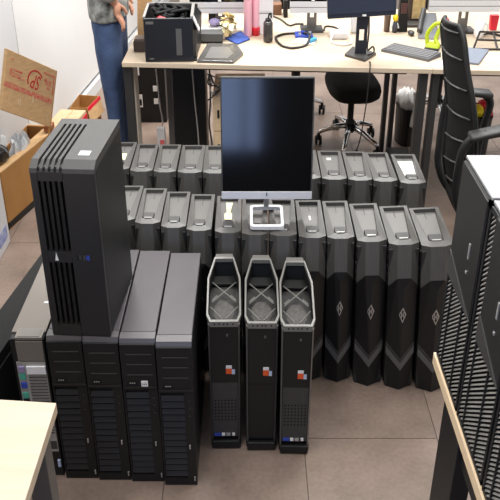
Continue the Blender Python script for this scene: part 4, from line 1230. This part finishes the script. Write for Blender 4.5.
t = thing('picture_box', 'framed golden tan display box on a dark tray by the wall side', 'display box', (.855, 4.18, Z))
MB().box(-.045, .045, 0, .05, .016, .2, bev=.003).build('box_frame', mat('dark_brown_frame', (74, 60, 50), .5), t)
MB().box(-.022, .04, -.002, 0, .024, .19).build('picture', TAN, t)
MB().box(-.06, .06, -.09, .07, 0, .015, bev=.003).build('tray', DARK, t)
t = thing('desk_phone', 'grey desk phone leaning behind the lime holder', 'phone', (.872, 3.93, Z), rad(-10))
MB().hexa([(-.05, -.07, 0), (.05, -.07, 0), (.05, .07, 0), (-.05, .07, 0), (-.04, -.055, .02), (.04, -.055, .02), (.03, .06, .10), (-.03, .06, .10)], bev=.004).build('phone_base', mat('phone_grey', (112, 114, 118), .4), t)
MB().tube(curve_path([(-.045, -.06, .035), (-.04, 0, .07), (-.03, .055, .115)]), .013, 8).build('handset', DARK, t, smooth=True)
tag(MB().ell((.79, 3.94, Z + .012), .016, .03, .012, 8).build('mouse', DARK, smooth=True), 'dark mouse in front of the display tray', 'mouse')
tag(MB().prism([(.5, 3.98, Z), (.535, 3.98, Z), (.535, 4.03, Z), (.5, 4.03, Z)], (0, 0, .085), bev=.006).build('white_jar', WHITE), 'white jar behind the black monitor stand', 'jar')
# right-hand desk clutter
t = thing('notebook', 'thin grey-blue notebook on the right desk behind the mesh chair', 'notebook', (1.0, 3.56, Z), rad(-25))
MB().box(-.05, .05, -.12, .12, 0, .01, bev=.002).build('cover', mat('notebook_grey', (120, 128, 142), .5), t)
MB().box(-.046, .048, -.118, .118, .002, .0085).build('pages', PAPER, t)
tag(MB().prism([(1.03, 3.49, Z), (1.10, 3.44, Z), (1.18, 3.52, Z), (1.09, 3.62, Z)], (0, 0, .004)).build('paper_sheet', PAPER), 'crumpled white paper at the right desk edge', 'paper')
t = thing('wire_rack', 'dark wire frame lying on the right desk', 'wire rack', (1.11, 3.72, Z))
for a, b_ in (((-.08, -.05, .006), (.12, -.06, .006)), ((-.08, -.05, .006), (-.02, .09, .05)), ((-.02, .09, .05), (.12, .07, .05)), ((.12, .07, .05), (.12, -.06, .006)), ((-.05, .02, .03), (.12, .0, .03)), ((.03, -.055, .006), (.04, .08, .05))):
    MB().tube([a, b_], .005, 6).build('wire', CABLE, t)
t = thing('mug', 'white mug on the right desk in front of the red pouch', 'mug', (1.11, 3.90, Z))
MB().lathe([(.028, 0), (.036, .01), (.038, .08), (.034, .08), (.03, .012)], 16, sx=.62).build('mug_body', WHITE, t, smooth=True)
MB().tube(curve_path([(.02, 0, .065), (.038, 0, .06), (.038, 0, .03), (.02, 0, .02)]), .005, 6).build('handle', WHITE, t, smooth=True)
tag(MB().hexa([(.985, 4.06, Z), (1.005, 4.06, Z), (1.005, 4.09, Z), (.985, 4.09, Z), (.98, 4.06, Z + .05), (1.0, 4.06, Z + .05), (1.0, 4.09, Z + .05), (.98, 4.09, Z + .05)], bev=.004).build('red_tin', REDP), 'small red and black tin at the right desk, left one', 'tin')
tag(MB().hexa([(1.205, 4.03, Z), (1.235, 4.03, Z), (1.24, 4.06, Z), (1.2, 4.06, Z), (1.2, 4.03, Z + .075), (1.24, 4.03, Z + .075), (1.245, 4.06, Z + .075), (1.195, 4.06, Z + .075)], bev=.006).build('red_pouch', REDP), 'bright red pouch on the right desk, right of the mug', 'pouch')
tag(MB().box(1.02, 1.075, 3.96, 4.0, Z, Z + .022, bev=.004).build('dark_case', DARK), 'dark pencil case on the right desk, left of the mug', 'case')
cable('black_cable', [(1.13, 3.93, Z + .004), (1.18, 3.96, Z + .004), (1.24, 3.9, Z + .004), (1.30, 3.93, Z + .004)], .006, CABLE, 'black cable curling right of the white mug')
# things held upright beside the open computer and far clutter
tag(MB().hexa([(-.535, 3.80, Z), (-.48, 3.78, Z), (-.48, 3.785, Z), (-.535, 3.805, Z), (-.53, 3.86, Z + .2), (-.455, 3.84, Z + .22), (-.455, 3.845, Z + .22), (-.53, 3.865, Z + .2)]).build('card_sheet', CARD), 'tan card sheet standing behind the open computer', 'cardboard')
t = thing('tape_block', 'small dark brown block left of the open computer', 'block', (-.505, 3.68, Z))
MB().box(-.028, .03, -.04, .04, 0, .05, bev=.004).build('block_body', mat('dark_brown', (66, 54, 48), .5), t)
MB().box(-.024, .026, -.036, .036, .05, .058).build('block_lid', mat('taupe', (104, 90, 82), .5), t)
tag(MB().box(.11, .17, 4.36, 4.43, Z, Z + .055, bev=.003).build('brown_box', BROWN), 'brown wooden box at the far desk edge', 'box')
tag(MB().box(.178, .20, 4.30, 4.40, Z, Z + .09, bev=.003).build('black_case', BLACK), 'black upright case beside the brown wooden box', 'case')
tag(MB().box(-.36, -.30, 4.2, 4.24, Z, Z + .2, bev=.002).build('white_folder', WHITE), 'white folder standing behind the open computer', 'folder')
